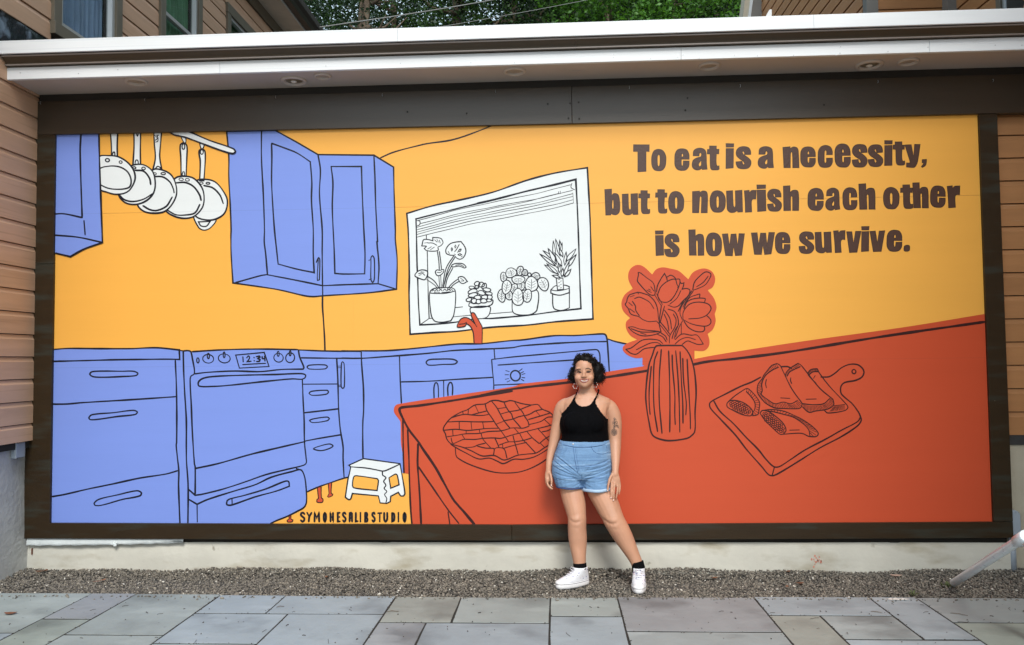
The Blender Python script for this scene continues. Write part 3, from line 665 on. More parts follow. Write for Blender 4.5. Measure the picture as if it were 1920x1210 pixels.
art('painted_pan', [('Fw', 'A', 2.8, '572,88! 632,88! 628,200 630,295! 580,295! 580,200', 7.8), ('l', 'A', 2.2, '588,275 595,250 606,250 610,278'),
    ('Fw', 'A', 3.0, '478,290 570,280 640,290 720,340 770,410 778,480 740,560 690,595 610,603 540,585 485,560 470,420', 8.6), ('c', 'A', 2.8, '480,395 560,368 650,375 715,415 745,480 735,540 680,560 590,560 530,545 480,510'),
    ('e', 'A', 2.4, [(547, 318, 16, 14), (658, 334, 12, 11)])], 8)
# wall cabinets
art('painted_wall_cabinet', [('fb', 'A', 0, '90,80! 475,80! 480,300 490,600 505,1012! 350,1065 235,1128! 90,1095!', 9.6), ('l', 'A', 3.3, '475,88 480,300 490,600 505,1010! 350,1065 235,1128! 110,1098|325,92 318,250 335,800!|105,770 180,768 335,800|105,948 300,965 500,1008'), ('l', 'A', 2.6, '350,825 355,880 360,945')], 9.6)
art('painted_wall_cabinet', [('fb', 'B', 0, '110,55! 510,55! 700,165! 880,270! 1350,275! 1515,375! 1520,600 1530,900 @C 1530,130 1545,300 1540,550! 1300,580 920,605 840,612 770,605 600,565 500,545 165,497! 150,250 148,100 @B 150,900 140,650 130,450 130,280', 1),
    ('c', 'B', 2.8, '112,74! 520,66! 700,165! 880,270! 1350,275! 1515,375! 1520,600 1530,900 @C 1530,130 1545,300 1540,550! 1300,580 920,605 840,612 770,605 600,565 500,545 165,497! 150,250 148,100 @B 150,900 140,650 130,450 130,280'),
    ('l', 'B', 2.8, '405,70 405,300 420,600 430,900 @C 428,150 440,250 455,425!|490,175! 600,215 700,255 815,330! 828,500 825,650 840,900 @C 840,250 848,410! 700,380 545,338! 530,200 515,60 @B 500,700 490,500 492,300 490,175'),
    ('l', 'B', 2.8, '880,270! 900,400 892,600 915,900 @C 915,250 918,520! 700,475 450,427! 400,435 185,495|@C 918,520! 1100,512 1385,503! 1540,550|@B 1350,280 1358,450 1365,700 1380,1000 @C 1375,150 1392,350 1385,503'),
    ('l', 'B', 2.8, '990,370! 1245,370! 1252,600 1265,900 @C 1275,250 1272,420! 1100,422 1022,417! 1015,200 1005,0 @B 1000,700 1005,500 990,370|@C 918,500 920,610'),
    ('l', 'C', 2.2, '865,325 885,285 895,300 892,470! 875,475 882,300|1308,307 1325,300|1310,470 1328,462'), ('c', 'C', 2.2, '1325,320 1325,285 1338,268 1352,290 1355,400 1352,470 1340,492 1325,470')], 1)
art('painted_pot_rail', [('Fw', 'A', 3.0, '1060,78! 1230,76! 1400,150 1600,220 1622,245 1600,262 1500,235 1350,180 1200,125 1110,105', 10.6)], 10)
# base cabinets, oven, drawers
art('painted_base_cabinets', [('fb', 'D', 0, '95,155! 290,143 600,145 1000,145 1290,135 1550,160! 1600,172 1680,175 @F 205,150 480,133 800,125 1200,130! 1260,137 1450,143 1800,148 @I 200,265 480,262 800,235 1190,195 1450,190 1760,158 @N 400,190 700,150 1180,135! 1210,180! 1370,225 @Q 130,935! @Z 1225,665! 1225,720! 1000,800! 790,860! 775,888! @H 1165,405! 515,460 380,512 90,625! @G 1283,720 1260,765 1200,800 1100,850 1000,890 930,923! @Z 500,990! 90,990!', 1),
    ('l', 'D', 3.1, '120,155 290,143 600,145 1000,145 1290,135 1550,160! 1555,268! 1400,265 1100,268 800,272 400,283 115,290|1550,165 1600,172|1505,280 1515,500 1520,690 1522,900 1520,1210 @E 1515,150 1530,300 1545,440 1542,600 1550,850 1558,1040|115,775 280,773 450,758 800,737 1150,715 1510,690|@E 106,735 250,710 500,652 800,590 1100,525 1400,478 1535,440|@D 1595,175 1600,400 1612,650 1630,950 1630,1210 @E 1630,150 1632,330 1650,600 1648,1040'),
    ('c', 'D', 2.8, '535,435 560,408 700,400 900,402 1030,402 1080,425 1060,450 900,462 680,470 570,462|525,930 560,895 800,872 1030,845 1075,865 1050,892 850,915 620,948 540,950|@E 585,810 640,765 850,715 1070,668 1120,690 1105,725 900,768 680,830 600,835'),
    ('l', 'F', 2.8, '1210,133 1450,143 1800,148|1230,208 1570,212 1800,212|1570,212 1580,400 1588,690 1600,850 1612,935 1630,1050 @G 1630,300 1640,485|@F 1250,457 1580,455|1258,728 1400,712 1588,690|1268,995 1400,970 1610,935'),
    ('c', 'F', 2.3, '1290,295 1310,278 1460,275 1482,292 1460,312 1310,313|1310,545 1330,525 1480,515 1492,532 1470,552 1340,562|1315,800 1350,785 1480,768 1500,782 1480,802 1340,820|1350,1068 1400,1045 1500,1022 1535,1040 1500,1065 1420,1085|1615,260 1625,245 1640,265 1642,480 1628,497 1612,480'),
    ('l', 'F', 1.6, '1580,287 1612,285|1582,302 1612,300|1588,467 1612,465|1588,480 1612,478'),
    ('l', 'I', 3.0, '0,265 200,265 480,262 800,235 1190,195 1450,190 1760,158 @N 400,190 700,150 900,148 1150,133 1185,140 1200,180 1210,300 1222,485|@N 1205,180 1280,205 1370,225 @Q 150,938|@I 205,270 210,400 228,650 230,880 222,1000 222,1210 @H 727,0 730,240|@I 0,340 200,342 450,325 900,290 1150,262 1400,250 1760,232 @N 400,245 900,212 1195,205'),
    ('l', 'I', 2.6, '600,320 605,500 612,650 620,805|615,585 900,578 1200,558 1565,538|1055,575 1057,740|957,755 955,650 970,595 990,600 1000,650 1002,745|1100,728 1098,640 1115,595 1135,593 1148,640 1145,720|1575,245 1583,342'),
    ('c', 'I', 2.6, '875,385 900,358 1010,350 1150,352 1195,375 1170,400 1050,405 900,412'),
    ('l', 'G', 3.0, '1285,620 90,0|'[:0]+'1288,618 1400,570 1500,535 1640,488 1690,478')], 1)
art('painted_dishwasher', [('l', 'N', 2.4, '110,375! 300,352 600,325 900,298 1060,283 1110,285 1130,320 1135,410|110,375 118,480 130,600 130,660|170,428 500,405 905,378|135,617 300,610 500,603'),
    ('e', 'N', 2.6, [(335, 528, 48, 47)]), ('l', 'N', 2.0, '245,480 275,488|238,519 270,519|240,562 268,555|257,587 283,575|372,483 398,463|385,503 412,490|398,516 425,508|397,545 423,548|390,562 415,577')], 1)
art('painted_oven', [('l', 'F', 3.0, '120,143 165,140 190,150 205,210 225,355 190,385 185,450 195,650 205,900 225,1210 @G 232,380 232,640|@F 205,150 480,133 800,125 1200,130!|225,360 350,345 600,333 850,338 1050,318 1255,315|1208,135 1220,200 1260,300 1250,316'),
    ('e', 'F', 2.1, [(355, 217, 50, 42), (507, 213, 57, 42), (1020, 207, 43, 43), (1130, 207, 43, 45), (357, 190, 10, 26), (506, 180, 9, 26), (1017, 170, 9, 24), (1130, 165, 9, 23), (258, 232, 11, 24)]),
    ('c', 'F', 2.3, '615,182! 885,157! 930,290! 650,305!'),
    ('l', 'F', 3.0, '683,200 686,245|720,207 735,190 747,205 738,225 722,245! 760,240|788,204 789,207|790,234 791,237|810,198 838,192 845,200 825,215 845,225 840,240 812,243|865,195 868,215 890,215|888,192 892,237'),
    ('l', 'F', 2.2, '680,272 800,265 900,260'), ('c', 'F', 3.0, '262,440 300,405 400,385 700,372 1000,365 1230,357 1275,370 1270,395 1240,410 1150,407 900,430 550,468 400,478 270,475'),
    ('l', 'F', 2.8, '1245,412 1252,600 1262,800 1265,1000 1280,1150 @G 1283,340 1260,365 1100,405 900,455 700,525 500,590 300,640 232,650! 165,590'),
    ('l', 'G', 3.2, '232,397 450,350 750,265 1000,205 1268,143'),
    ('l', 'G', 3.0, '165,685 250,735! 350,690 600,610 800,550 950,480 1150,425 1230,410 1265,470 1282,600 1283,720 1260,765 1200,800 1100,850 1000,890 945,916|1190,398 1240,412|250,735 252,900'),
    ('c', 'G', 3.0, '535,700! 560,685 700,650 900,590 1080,518 1115,520 1122,565! 1000,610 800,665 600,735 555,745 530,735'), ('l', 'G', 2.6, '580,688 582,740')], 1)
for s_ in ('@H 212,570! 255,560! 260,690 275,700 272,735 240,742 208,735 210,705 225,695!', '@H 335,524! 375,514! 370,640 388,645 385,660 340,682 328,675 345,640!', '@G 1118,848! 1138,838! 1138,875 1155,882 1150,900 1105,902 1102,885 1120,875'):
    art('painted_oven_foot', [('Gr', 'Z', 1.8, s_, 2)], 2)
art('painted_stool', [('fw', 'H', 0, '570,318! 735,243! 1150,300! 1175,440 1205,640 1190,665! 1160,665 1130,625! 1045,670! 1040,730! 1000,750! 925,745! 905,665! 610,638! 590,700 570,708 530,680! 560,480 590,335', 2.6),
    ('Fo', 'H', 2.4, '650,437 890,470! 905,490 890,605! 630,575 612,550 625,450', 3.4), ('Fo', 'H', 2.4, '1025,460! 1100,418 1118,430 1140,540! 1045,578!', 3.4),
    ('c', 'H', 2.4, '570,318! 735,243! 1150,300! 1175,440 1205,640 1190,665! 1160,665 1130,625! 1045,670! 1040,730! 1000,750! 925,745! 905,665! 610,638! 590,700 570,708 530,680! 560,480 590,335'),
    ('l', 'H', 2.2, '575,325 590,335 770,350 950,385! 985,380 1150,305|950,385 952,430! 990,460 965,500 990,545 970,580 1000,615 975,650 1000,695 990,745')], 3)
# window with plants
BLINDS = '|'.join(' '.join('%.1f,%.1f' % (xa+(xb-xa)*i/9, ya+(yb-ya)*i/9-11*math.sin(i/9*5.6)+2.2*math.sin(i*2.1+ya)) for i in range(10)) for xa, ya, xb, yb in
    ((150, 603, 1550, 268), (185, 628, 1568, 319), (155, 660, 1440, 346), (155, 684, 1568, 350), (155, 704, 1570, 373), (155, 726, 1572, 404), (155, 752, 1575, 435)))+'|1568,348 1575,435'
art('painted_window', [('Fw', 'J', 3.2, '62,535! 300,465 560,410 850,340 1150,235 1400,170 1700,120! 1710,300 1725,600 1742,1100 @M 1085,300 1105,970! 700,1000 400,1035 0,1060 @K 600,1105 400,1115 110,1135! 98,700 95,300 @J 85,1100 75,700', 2),
    ('c', 'J', 2.8, '145,585! 400,520 850,410 1150,335 1400,275 1595,225! 1610,500 1625,900 @M 955,300 965,600 975,858! 700,890 400,930 0,965 @K 850,965 600,1005 400,1025 215,1035! 200,800 190,500 180,0 @J 155,1000 150,750'),
    ('l', 'J', 3.6, '700,445 850,411 1150,333 1400,275 1595,226! 1608,450'),
    ('l', 'K', 1.9, '215,1035 315,965! 350,962|315,965 305,700 295,240|285,110 285,65|575,948 770,928|975,912 1095,905|@M 0,912 230,895|505,855 675,840|855,820 965,815'),
    ('l', 'J', 1.15, BLINDS),
    ('l', 'J', 1.5, '1560,262 1552,300 1585,320|155,600 180,605 180,635 155,650|1440,337 1440,358|1455,333 1455,355')], 2)
def plant(name, outline, leaves, crop, lay, veins=True, extra=()):
    o = CR[crop]; fl = Paint(); ln = Paint(); tx = lambda x, y: (o[0]+x/o[2], o[1]+y/o[2])
    for s, closed, w in outline:
        for t in s.split('|'):
            P = smooth(parse(t, crop), closed)
            if closed: fl.fill([P], lay)
            ln.line(P, w, lay+.5, closed)
    for k, L in enumerate(leaves):
        lay += .22; cx, cy, rx, ry = L[:4]; rot = L[4] if len(L) > 4 else 0; c, s_ = math.cos(math.radians(rot)), math.sin(math.radians(rot))
        pts = []
        for i in range(24):
            a = 2*math.pi*i/24; q_ = 1+.05*math.sin(3*a+cx); x, y = rx*q_*math.cos(a), ry*q_*math.sin(a); pts.append(tx(cx+x*c-y*s_, cy+x*s_+y*c))
        fl.fill([pts], lay); ln.line(pts, 1.9, lay+.11, True)
        if veins and min(rx, ry) > 25:
            T = lambda x, y: tx(cx+x*c-y*s_, cy+x*s_+y*c)
            up = ry >= rx*.85
            if up:
                ln.line([T(0, -ry*.65), T(rx*.05, 0), T(-rx*.03, ry*.7)], 1.1, lay+.12)
                for v in (-.35, 0, .35): ln.line([T(-rx*.12, ry*(v+.15)), T(-rx*.6, ry*(v-.1))], .9, lay+.12); ln.line([T(rx*.14, ry*(v+.15)), T(rx*.62, ry*(v-.1))], .9, lay+.12)
            else:
                ln.line([T(0, -ry*.3), T(0, ry*.7)], 1.1, lay+.12)
                for v in (-.3, .1, .45): ln.line([T(-rx*.15, ry*(v+.1)), T(-rx*.62, ry*(v-.15))], .9, lay+.12); ln.line([T(rx*.15, ry*(v+.1)), T(rx*.62, ry*(v-.15))], .9, lay+.12)
    for s, w in extra:
        for t in s.split('|'): ln.line(smooth(parse(t, crop)), w, lay+.6)
    r = fl.build(name, P_WH, MU); ln.build('outline', P_BK, r)
plant('painted_potted_plant', [('322,685 328,860 345,950 380,995 460,1005 550,990! 580,930 600,780 595,660 560,635 458,632 360,645', True, 2.1),
    ('240,165 255,115 300,112 355,125! 355,90! 440,100 465,145 440,180 410,195 415,225 370,238 290,232 262,210! 285,185 235,180', True, 1.9), ('660,135! 700,190 712,240 690,300 650,325 610,310 585,285 540,280 500,260 498,215 540,160 600,140', True, 2.1),
    ('560,390 600,372 680,375 715,410 700,420 640,400 565,408', True, 2.1), ('160,495 195,455 240,440 295,455 298,490 270,545 230,540 165,510', True, 2.1), ('382,460 400,440 430,445 470,435 470,465 430,500 400,500', True, 2.1), ('630,525 660,512 690,520 728,565! 680,588 645,570', True, 2.1)], [], 'K', 3, extra=(
    ('322,690 400,695 500,692 595,668|290,545 370,600 410,645|300,510 370,560 425,640|405,240 420,350 425,435|425,240 440,350 448,430|420,505 430,645|440,500 447,640|580,290 500,420 460,620|595,300 520,430 470,630|570,420 510,540 490,630|555,400 500,520 478,600|625,540 560,590 510,650|645,560 580,600 530,655', 1.8),
    ('300,150 350,150 400,175|375,115 400,140|400,110 415,140|425,120 435,150|300,215 340,190|330,222 370,195|265,150 300,145|200,480 240,475 270,500|205,500 230,490|225,460 260,465|640,165 610,220 590,245|600,275 585,268|520,240 535,265|640,230 665,215|620,250 640,240|660,300 675,290|600,390 650,385 690,405|655,530 690,555|400,465 430,470 455,455|660,560 690,560', 1.5),
    ('552,215 560,200 568,215 560,235 552,215|590,190 600,172 606,185 597,205 590,190|630,235 650,212 662,220 645,245 630,235|625,275 650,265 665,275 645,285 625,275|345,672 360,655 375,672|380,668 395,652 410,668|420,668 440,650 455,668|465,665 485,648 500,665|505,668 525,652 545,665|545,660 560,652 570,664|370,685 400,680 430,686|450,684 500,682 540,676', 1.5)))
plant('painted_succulent', [('765,850 770,920 800,955 850,968 930,955 968,910 970,840', True, 2.1), ('755,795 745,830 800,845 920,840 995,810 1000,765 900,790 800,805', True, 2.2)],
    [(775, 630, 30, 15), (835, 590, 30, 24), (880, 600, 32, 26), (910, 620, 24, 36, 15), (785, 672, 50, 24, -15), (940, 655, 42, 20, 10), (790, 712, 50, 24, -10), (880, 688, 40, 23, 15), (960, 695, 38, 16, 8), (840, 738, 36, 24), (915, 735, 36, 23), (745, 762, 30, 20, -20), (800, 775, 29, 26, -20), (970, 735, 26, 24), (850, 782, 28, 24), (905, 775, 34, 23), (962, 770, 26, 15), (830, 625, 20, 14)], 'K', 3, veins=False)
plant('painted_leafy_plant', [('230,700 232,780 238,890 280,920 370,928 450,915 500,870 498,660', True, 2.1)],
    [(140, 515, 35, 50), (418, 492, 18, 20), (330, 610, 42, 46), (490, 505, 45, 34, 20), (250, 640, 40, 52, 20), (200, 715, 38, 50), (118, 720, 40, 70, -5), (220, 472, 60, 52, -20), (318, 450, 35, 52, 10), (370, 470, 32, 32), (298, 545, 70, 45), (440, 595, 70, 80), (568, 592, 55, 75, -25), (172, 625, 50, 76, 10), (395, 720, 48, 70, 10), (295, 735, 62, 92)], 'M', 3)
def spiky():
    o = CR['M']; fl = Paint(); ln = Paint(); lay = 3; tx = lambda x, y: (o[0]+x/o[2], o[1]+y/o[2])
    for s, w in (('668,705! 680,850 740,877 790,872 850,850! 850,690!', 2.1), ('650,655! 650,690! 700,708 760,712 850,685! 848,620! 800,605 700,612', 2.1), ('708,530! 722,655! 788,650! 780,530!', 1.8)):
        P = smooth(parse(s, 'M'), True); lay += .4; fl.fill([P], lay); ln.line(P, w, lay+.2, True)
    ln.line(smooth(parse('650,655 700,665 770,660 848,640', 'M')), 1.7, lay+.6)
    for k in range(6): y = 545+k*18; ln.line([tx(728+(k % 2)*22, y), tx(748+(k % 2)*18, y-4)], 1.2, lay+.6)
    for (bx, by, x, y, w) in ((700, 400, 530, 268, 16), (690, 330, 565, 232, 14), (750, 290, 700, 105, 14), (760, 250, 745, 120, 12), (755, 270, 772, 145, 10), (690, 300, 676, 125, 14), (780, 300, 740, 210, 14), (720, 480, 580, 385, 17), (710, 380, 620, 208, 22), (720, 420, 700, 300, 18), (800, 390, 815, 245, 16), (810, 350, 922, 212, 20),
                              (820, 420, 925, 272, 18), (770, 400, 690, 255, 20), (740, 470, 752, 380, 14), (735, 490, 605, 372, 15), (800, 515, 868, 432, 17), (750, 522, 665, 500, 14), (770, 515, 780, 420, 15), (790, 510, 850, 350, 16)):
        lay += .12; dx, dy = x-bx, y-by; L = math.hypot(dx, dy); nx_, ny_ = -dy/L, dx/L
        P = [(bx, by), (bx+dx*.35+nx_*w, by+dy*.35+ny_*w), (bx+dx*.7+nx_*w*.7, by+dy*.7+ny_*w*.7), (x, y), (bx+dx*.7-nx_*w*.6, by+dy*.7-ny_*w*.6), (bx+dx*.35-nx_*w, by+dy*.35-ny_*w)]
        P = smooth([(*tx(*p), i in (0, 3)) for i, p in enumerate(P)], True, 2); fl.fill([P], lay); ln.line(P, 1.7, lay+.06, True)
    r = fl.build('painted_spiky_plant', P_WH, MU); ln.build('outline', P_BK, r)
spiky()
art('painted_faucet', [('Gr', 'K', 2.0, '620,1058 625,1025 660,970 710,955 760,975 812,1025! 770,930 775,905 800,905 830,950 870,1020 888,1060 887,1237! 802,1237! 790,1110 760,1050 720,1020! 700,1050', 9), ('r', 'K', 1.8, '640,1028 700,1020 720,1005|790,990 830,1055')], 9)
# red counter
art('painted_counter', [('fr', 'Q', 0, '940,1105! 1210,1055 @Z 1500,641 1700,613 1846,589! 1870,588! 1870,995! 772,995! @H 1275,700 1258,420! 1190,405! 1180,200 1165,0 @I 615,1210 610,1000 590,965 545,900 545,850 570,820 620,808 900,762 1200,718 1760,635 @N 400,605 830,555 1220,488 1535,440! @Q 400,1150! 800,1130!', 4),
    ('r', 'I', 4.6, '1760,680 1500,720 1100,785 800,830 620,850 600,870 620,930 700,1080 800,1210 @H 1400,120 1550,340 1650,520 1750,700 1815,780 @Z 870,960 890,984'),
    ('r', 'H', 3.8, '1355,75 1350,300 1370,600 1390,985'), ('r', 'I', 3.2, '635,965 638,1210 @H 1188,200 1195,403'), ('r', 'I', 3.2, '685,1075 690,1210 @H 1250,200 1255,400 1270,800 1285,985'), ('r', 'H', 3.0, '1355,330 1500,540 1700,830 1815,975|1695,850 1715,985'),
    ('r', 'N', 4.8, '0,718 300,655 850,590 1180,545 1600,478'), ('r', 'R', 5.0, '725,265 850,238 968,222 @S 350,65 850,0 @Z 1650,632 1845,604')], 4)
art('painted_bouquet', [('fr', 'Q', 0, '330,1180! 330,1095! 255,1100 170,1070 110,1015 110,970 160,930 270,890! 190,840 145,760 145,690 190,645! 110,560 92,470 130,380 220,310! 175,220 170,140 200,80 270,42 340,60 440,150! 490,90 560,70 650,85 740,110 850,205! 900,130 980,90 1050,85 1120,120 1155,200 1130,290 1070,330! 1140,420 1170,520 1150,600! 1160,680 1130,770 1070,825! 1090,900 1080,970 1030,1015 920,1015! 920,1150! 650,1180!', 5),
    ('r', 'Q', 1.9, '280,130 300,130 380,190 450,245 470,310 470,380 440,388 400,370 350,320 285,245 272,220 285,150 280,130|425,290 460,340|380,330 430,355|400,318 420,330|490,350 500,280 540,200 580,140! 605,190 610,220|600,185 650,160 690,180 710,205|505,370 540,290 620,225 700,205 720,260 735,300 700,380 640,450 590,468 530,450 505,400 505,370'),
    ('r', 'Q', 1.9, '710,205 750,205 755,240 740,300|760,245! 775,255 800,245! 795,280 780,318! 830,310 868,330 850,390 790,450 740,505 690,522 620,500|740,300 700,380 650,450|765,335 720,420 640,488|730,300 765,240|900,325 920,240 980,170 1050,122 1105,145 1090,200 1040,270 960,310 905,330|1075,170 1020,240 945,290'),
    ('r', 'Q', 1.9, '185,380 280,355 350,370 410,395 470,460 500,540 512,660|185,380 160,420 150,465 135,490 170,540 200,600 290,630 330,660 400,685 490,680|240,425 290,408 340,425 400,458 430,490 460,540|215,455 250,510 255,560 295,620|185,540 240,580|190,405 235,390|175,470 215,505|275,350 285,372'),
    ('r', 'Q', 1.9, '790,660 790,590 820,530 880,480 980,465 1080,490 1108,540 1060,610 980,645 855,655|800,530 840,460 920,425 1040,425 1035,465|800,540 860,420 950,380 980,375 975,415|1060,618 1100,660 1105,700 1060,735 960,730 870,705 795,665|1030,740 1035,775 1010,800 930,795 850,750 800,680'),
    ('r', 'Q', 1.9, '470,385 540,500|490,370 555,490|545,500 520,700 540,800|580,510 545,640 530,700|495,685 560,760 630,850|515,670 590,760 640,830|890,335 820,440 770,520 755,590 780,660|905,340 830,450 790,520|580,555 640,650 660,770|620,545 690,570 730,640 735,720 710,790 690,880|680,600 710,660 700,740 640,850 635,930|790,670 750,740 705,860|770,700 770,825|575,600 610,680 630,790|735,570 770,500 800,440|665,880 690,800 745,710'),
    ('r', 'Q', 1.9, '170,750 220,745 300,770 400,785 500,795 540,805! 480,830 380,848 300,840 220,800 170,750|500,830 560,860 600,915|540,815 590,850 610,895|200,765 300,800 400,805 520,800|310,815 370,832|260,1005 330,970 420,930 500,925 555,960|140,1000 200,985 320,900 400,885 480,890 520,900 560,935|140,1000 200,1045 260,1055 350,995 480,975|700,890 760,835 800,825 880,840 950,840 1020,940! 960,945 900,925 840,905 780,945|700,940 760,890 840,865 930,890')], 5)
art('painted_vase', [('Gr', 'R', 3.0, '300,60 360,50 560,50 605,55 680,150 730,300 750,450 757,600 745,800 742,1020 700,1075 640,1105 450,1128 330,1105 260,1060 225,930 190,700 188,550 220,280 260,160', 6),
    ('r', 'R', 2.6, '320,120 285,220 275,380 280,750 320,1025|362,95 340,400 340,700 370,1045|445,110 455,400 460,700 458,1030|485,155 490,300 515,600 515,820 520,945|525,110 550,400 565,700 572,1030|575,120 590,450 605,700 608,930|605,195 615,450 645,700 640,835|655,205 670,500 690,850 692,995|248,285 225,550 225,700 235,830')], 6)
art('painted_pie', [('R', 'O', 2.3, '80,530 130,440 190,380 270,330 330,300 400,275 500,212 640,195 720,155 800,150 890,170 980,152 1120,190 1250,210 1340,205 1400,265 1500,310 1555,375 1560,480 1540,600 1500,730 1430,780 1320,850 1200,865 1060,885 940,935 880,943 760,885 600,890 450,820 340,775 180,725 125,660 110,600'),
    ('r', 'O', 2.3, '180,735 250,780 380,850 550,930 700,920 800,960 880,993 1020,935 1150,935 1300,900 1460,810 1560,740|240,790 250,880 270,915 400,990 600,1065 780,1110 950,1118 1120,1098 1300,1030 1460,930 1540,840'),
    ('r', 'O', 2.0, '190,380 270,355 370,335 470,345 600,350 690,335|345,325 340,305|410,330 415,275|505,215 550,310|640,200 660,280 740,400 790,480 860,570 950,700|720,155 790,240 840,330 890,420 970,520|450,345 560,315 660,290|140,437 300,430 500,435 640,435 760,430|292,440 295,535|450,440 460,530|605,440 620,520|90,547 250,535 400,550 520,540 650,525 820,520|815,258 910,245|890,175 920,240 960,300 990,330 1010,390 1060,450 1115,515|850,330 960,300 1080,280 1180,240 1250,215|1035,175 1090,250 1140,310 1170,370 1210,430 1225,490'),
    ('r', 'O', 2.0, '1170,355 1240,330 1310,290 1400,270|1320,295 1370,355|890,420 1000,400 1080,370 1160,350|790,465 890,425|970,520 1040,515 1140,520 1220,495|1215,405 1350,365 1500,320|1230,470 1380,430 1470,375 1550,370|1435,410 1500,470|130,635 260,615 380,595 550,590 680,565 850,555 965,525|205,545 210,620|385,550 385,595|560,540 568,580|185,650 195,700 210,725|335,615 370,670|585,590 605,660 650,715 710,780|220,725 300,690 350,670 500,670 620,655 760,650 850,655 1000,610 1160,570 1300,535 1480,490 1555,465'),
    ('r', 'O', 2.0, '770,655 800,720 825,780|1010,620 1030,700 1060,800 1080,875|1030,520 1080,580|1100,590 1140,670 1200,730 1310,850|1200,570 1270,650 1360,725|1345,530 1400,590 1490,690|1395,570 1480,550 1545,510|1365,722 1440,660 1510,620|1380,725 1430,775|825,745 940,705 1040,700 1160,680 1260,650|880,790 1000,755 1100,730 1190,710|345,782 480,770 540,745 640,720|535,760 640,785 750,790 760,800 750,880|760,795 800,780 890,797 930,920|870,735 875,785')], 5)
def hatch(a, b, n, crop, off=0):
    A, B = smooth(parse(a, crop)), smooth(parse(b, crop))
    def samp(P, t):
        L = [0]
        for i in range(1, len(P)): L.append(L[-1]+math.dist(P[i], P[i-1]))
        d = t*L[-1]
        for i in range(1, len(P)):
            if L[i] >= d: k = (d-L[i-1])/max(1e-6, L[i]-L[i-1]); return (P[i-1][0]+(P[i][0]-P[i-1][0])*k, P[i-1][1]+(P[i][1]-P[i-1][1])*k)
        return P[-1]
    out = []
    for i in range(n):
        t = (i+.5)/n; p, q_ = samp(A, t), samp(B, t)
        out.append([(p[0]+(q_[0]-p[0])*.15, p[1]+(q_[1]-p[1])*.15), (p[0]+(q_[0]-p[0])*random.uniform(.7, .88), p[1]+(q_[1]-p[1])*.8)])
    return out
bd = art('painted_cutting_board', [('r', 'S', 2.8, '585,240 500,285 400,325 250,400 140,455! 105,485 110,530 200,630 350,790 450,920 600,1090 660,1160 700,1170 760,1145 950,1030 1150,905 1350,800 1500,700 1535,650 1528,610 1510,570 1450,490 1380,430 1345,390 1345,325 1380,290 1480,270 1545,235 1560,180 1510,125 1430,118 1350,150 1290,200 1230,235 1155,238|780,140 840,140 875,157|140,460 200,560 330,680 450,810 560,920 640,1020 710,1085 760,1085 850,1030 1000,930 1200,825 1350,740 1500,660 1530,615|715,1090 695,1165')], 5)
ln = Paint(); o = CR['S']; ln.ell(o[0]+1467/o[2], o[1]+187/o[2], 19/o[2], 19/o[2], 2.4, 5.5); ln.build('hanging_hole', P_BR, bd)
def empanada(lines, hats, grains=None, w=2.0):
    p = Paint()
    for s in lines:
        for t in s.split('|'): p.line(smooth(parse(t, 'S')), w, 5.5)
    for a, b, n in hats:
        for L in hatch(a, b, n, 'S'): p.line(L, 1.3, 5.5)
    if grains:
        cx, cy, rx, ry, rot = grains; c, s_ = math.cos(math.radians(rot)), math.sin(math.radians(rot)); d = 21
        for j in range(-9, 10):
            for i in range(-9, 10):
                x = (i+.5*(j % 2))*d*1.15; y = j*d*.82
                if (x/(rx-8))**2+(y/(ry-8))**2 < 1:
                    X, Y_ = cx+x*c-y*s_, cy+x*s_+y*c; p.ell(o[0]+X/o[2], o[1]+Y_/o[2], random.uniform(10, 13)/o[2], random.uniform(8, 11)/o[2], 1.25, 5.5, random.uniform(0, 90))
    p.build('painted_empanada', P_BR, MU)
e1o = '740,110 690,130 650,175 615,220 600,250 560,310 555,380 590,440 640,490 720,530 800,535 900,538 960,530 980,490'; e1i = '755,145 700,170 640,215 610,260 595,310 600,370 590,400 650,450 720,490 800,475 870,490 935,460'
empanada(['740,110 770,130 800,190 880,350 980,490', e1o, e1i, '640,260 632,300 640,340|775,435 860,440'], [(e1o, e1i, 52)])
e2o = '980,520 1040,570 1100,560 1220,540 1275,500 1270,450'; e2i = '985,490 1080,500 1180,490 1240,440'; e2t = '820,215 830,190 870,150 940,108'; e2u = '835,230 860,190 960,140'
empanada([e2o, e2i, e2t, e2u, '820,215 825,240|940,108 970,130 1050,230 1150,350 1270,450|870,245 868,270 878,300|1015,448 1110,445'], [(e2o, e2i, 26), (e2t, e2u, 14)])
e3o = '1030,200 1060,168 1120,158'; e3i = '1040,220 1080,190 1135,188'; e3p = '1280,510 1380,500'; e3q = '1220,578 1380,555'
empanada([e3o, e3i, '1120,158 1140,200 1240,330 1390,490 1410,525 1380,555 1220,578 1190,555|1030,200 1040,225 1110,300|1100,225 1085,250|1280,510 1380,498'], [(e3o, e3i, 12), (e3p, e3q, 12)])
h1o = '440,350 470,350 540,420 575,480 570,540 560,590 510,605'; h1i = '450,375 500,430 530,480 530,540 500,590'
empanada(['280,470 350,410 440,350', h1o, h1i, '265,490 290,465 350,460 430,485 500,545 510,590 480,605 400,590 310,545 270,520 265,490'], [(h1o, h1i, 14)], (391, 529, 124, 50, 24))
h2o = '600,555 680,545 800,560 900,600 980,640 1080,710 1130,770 1110,800 1040,800'; h2i = '640,560 700,565 800,590 900,620 1000,690 1040,740 1050,790'
empanada(['580,580 600,555 660,565 740,620 800,680 825,740 800,775 770,780 700,720 620,640 580,580', h2o, h2i, '1040,800 970,770 780,780|860,740 950,738'], [(h2o, h2i, 22)], (706, 667, 143, 50, 42))

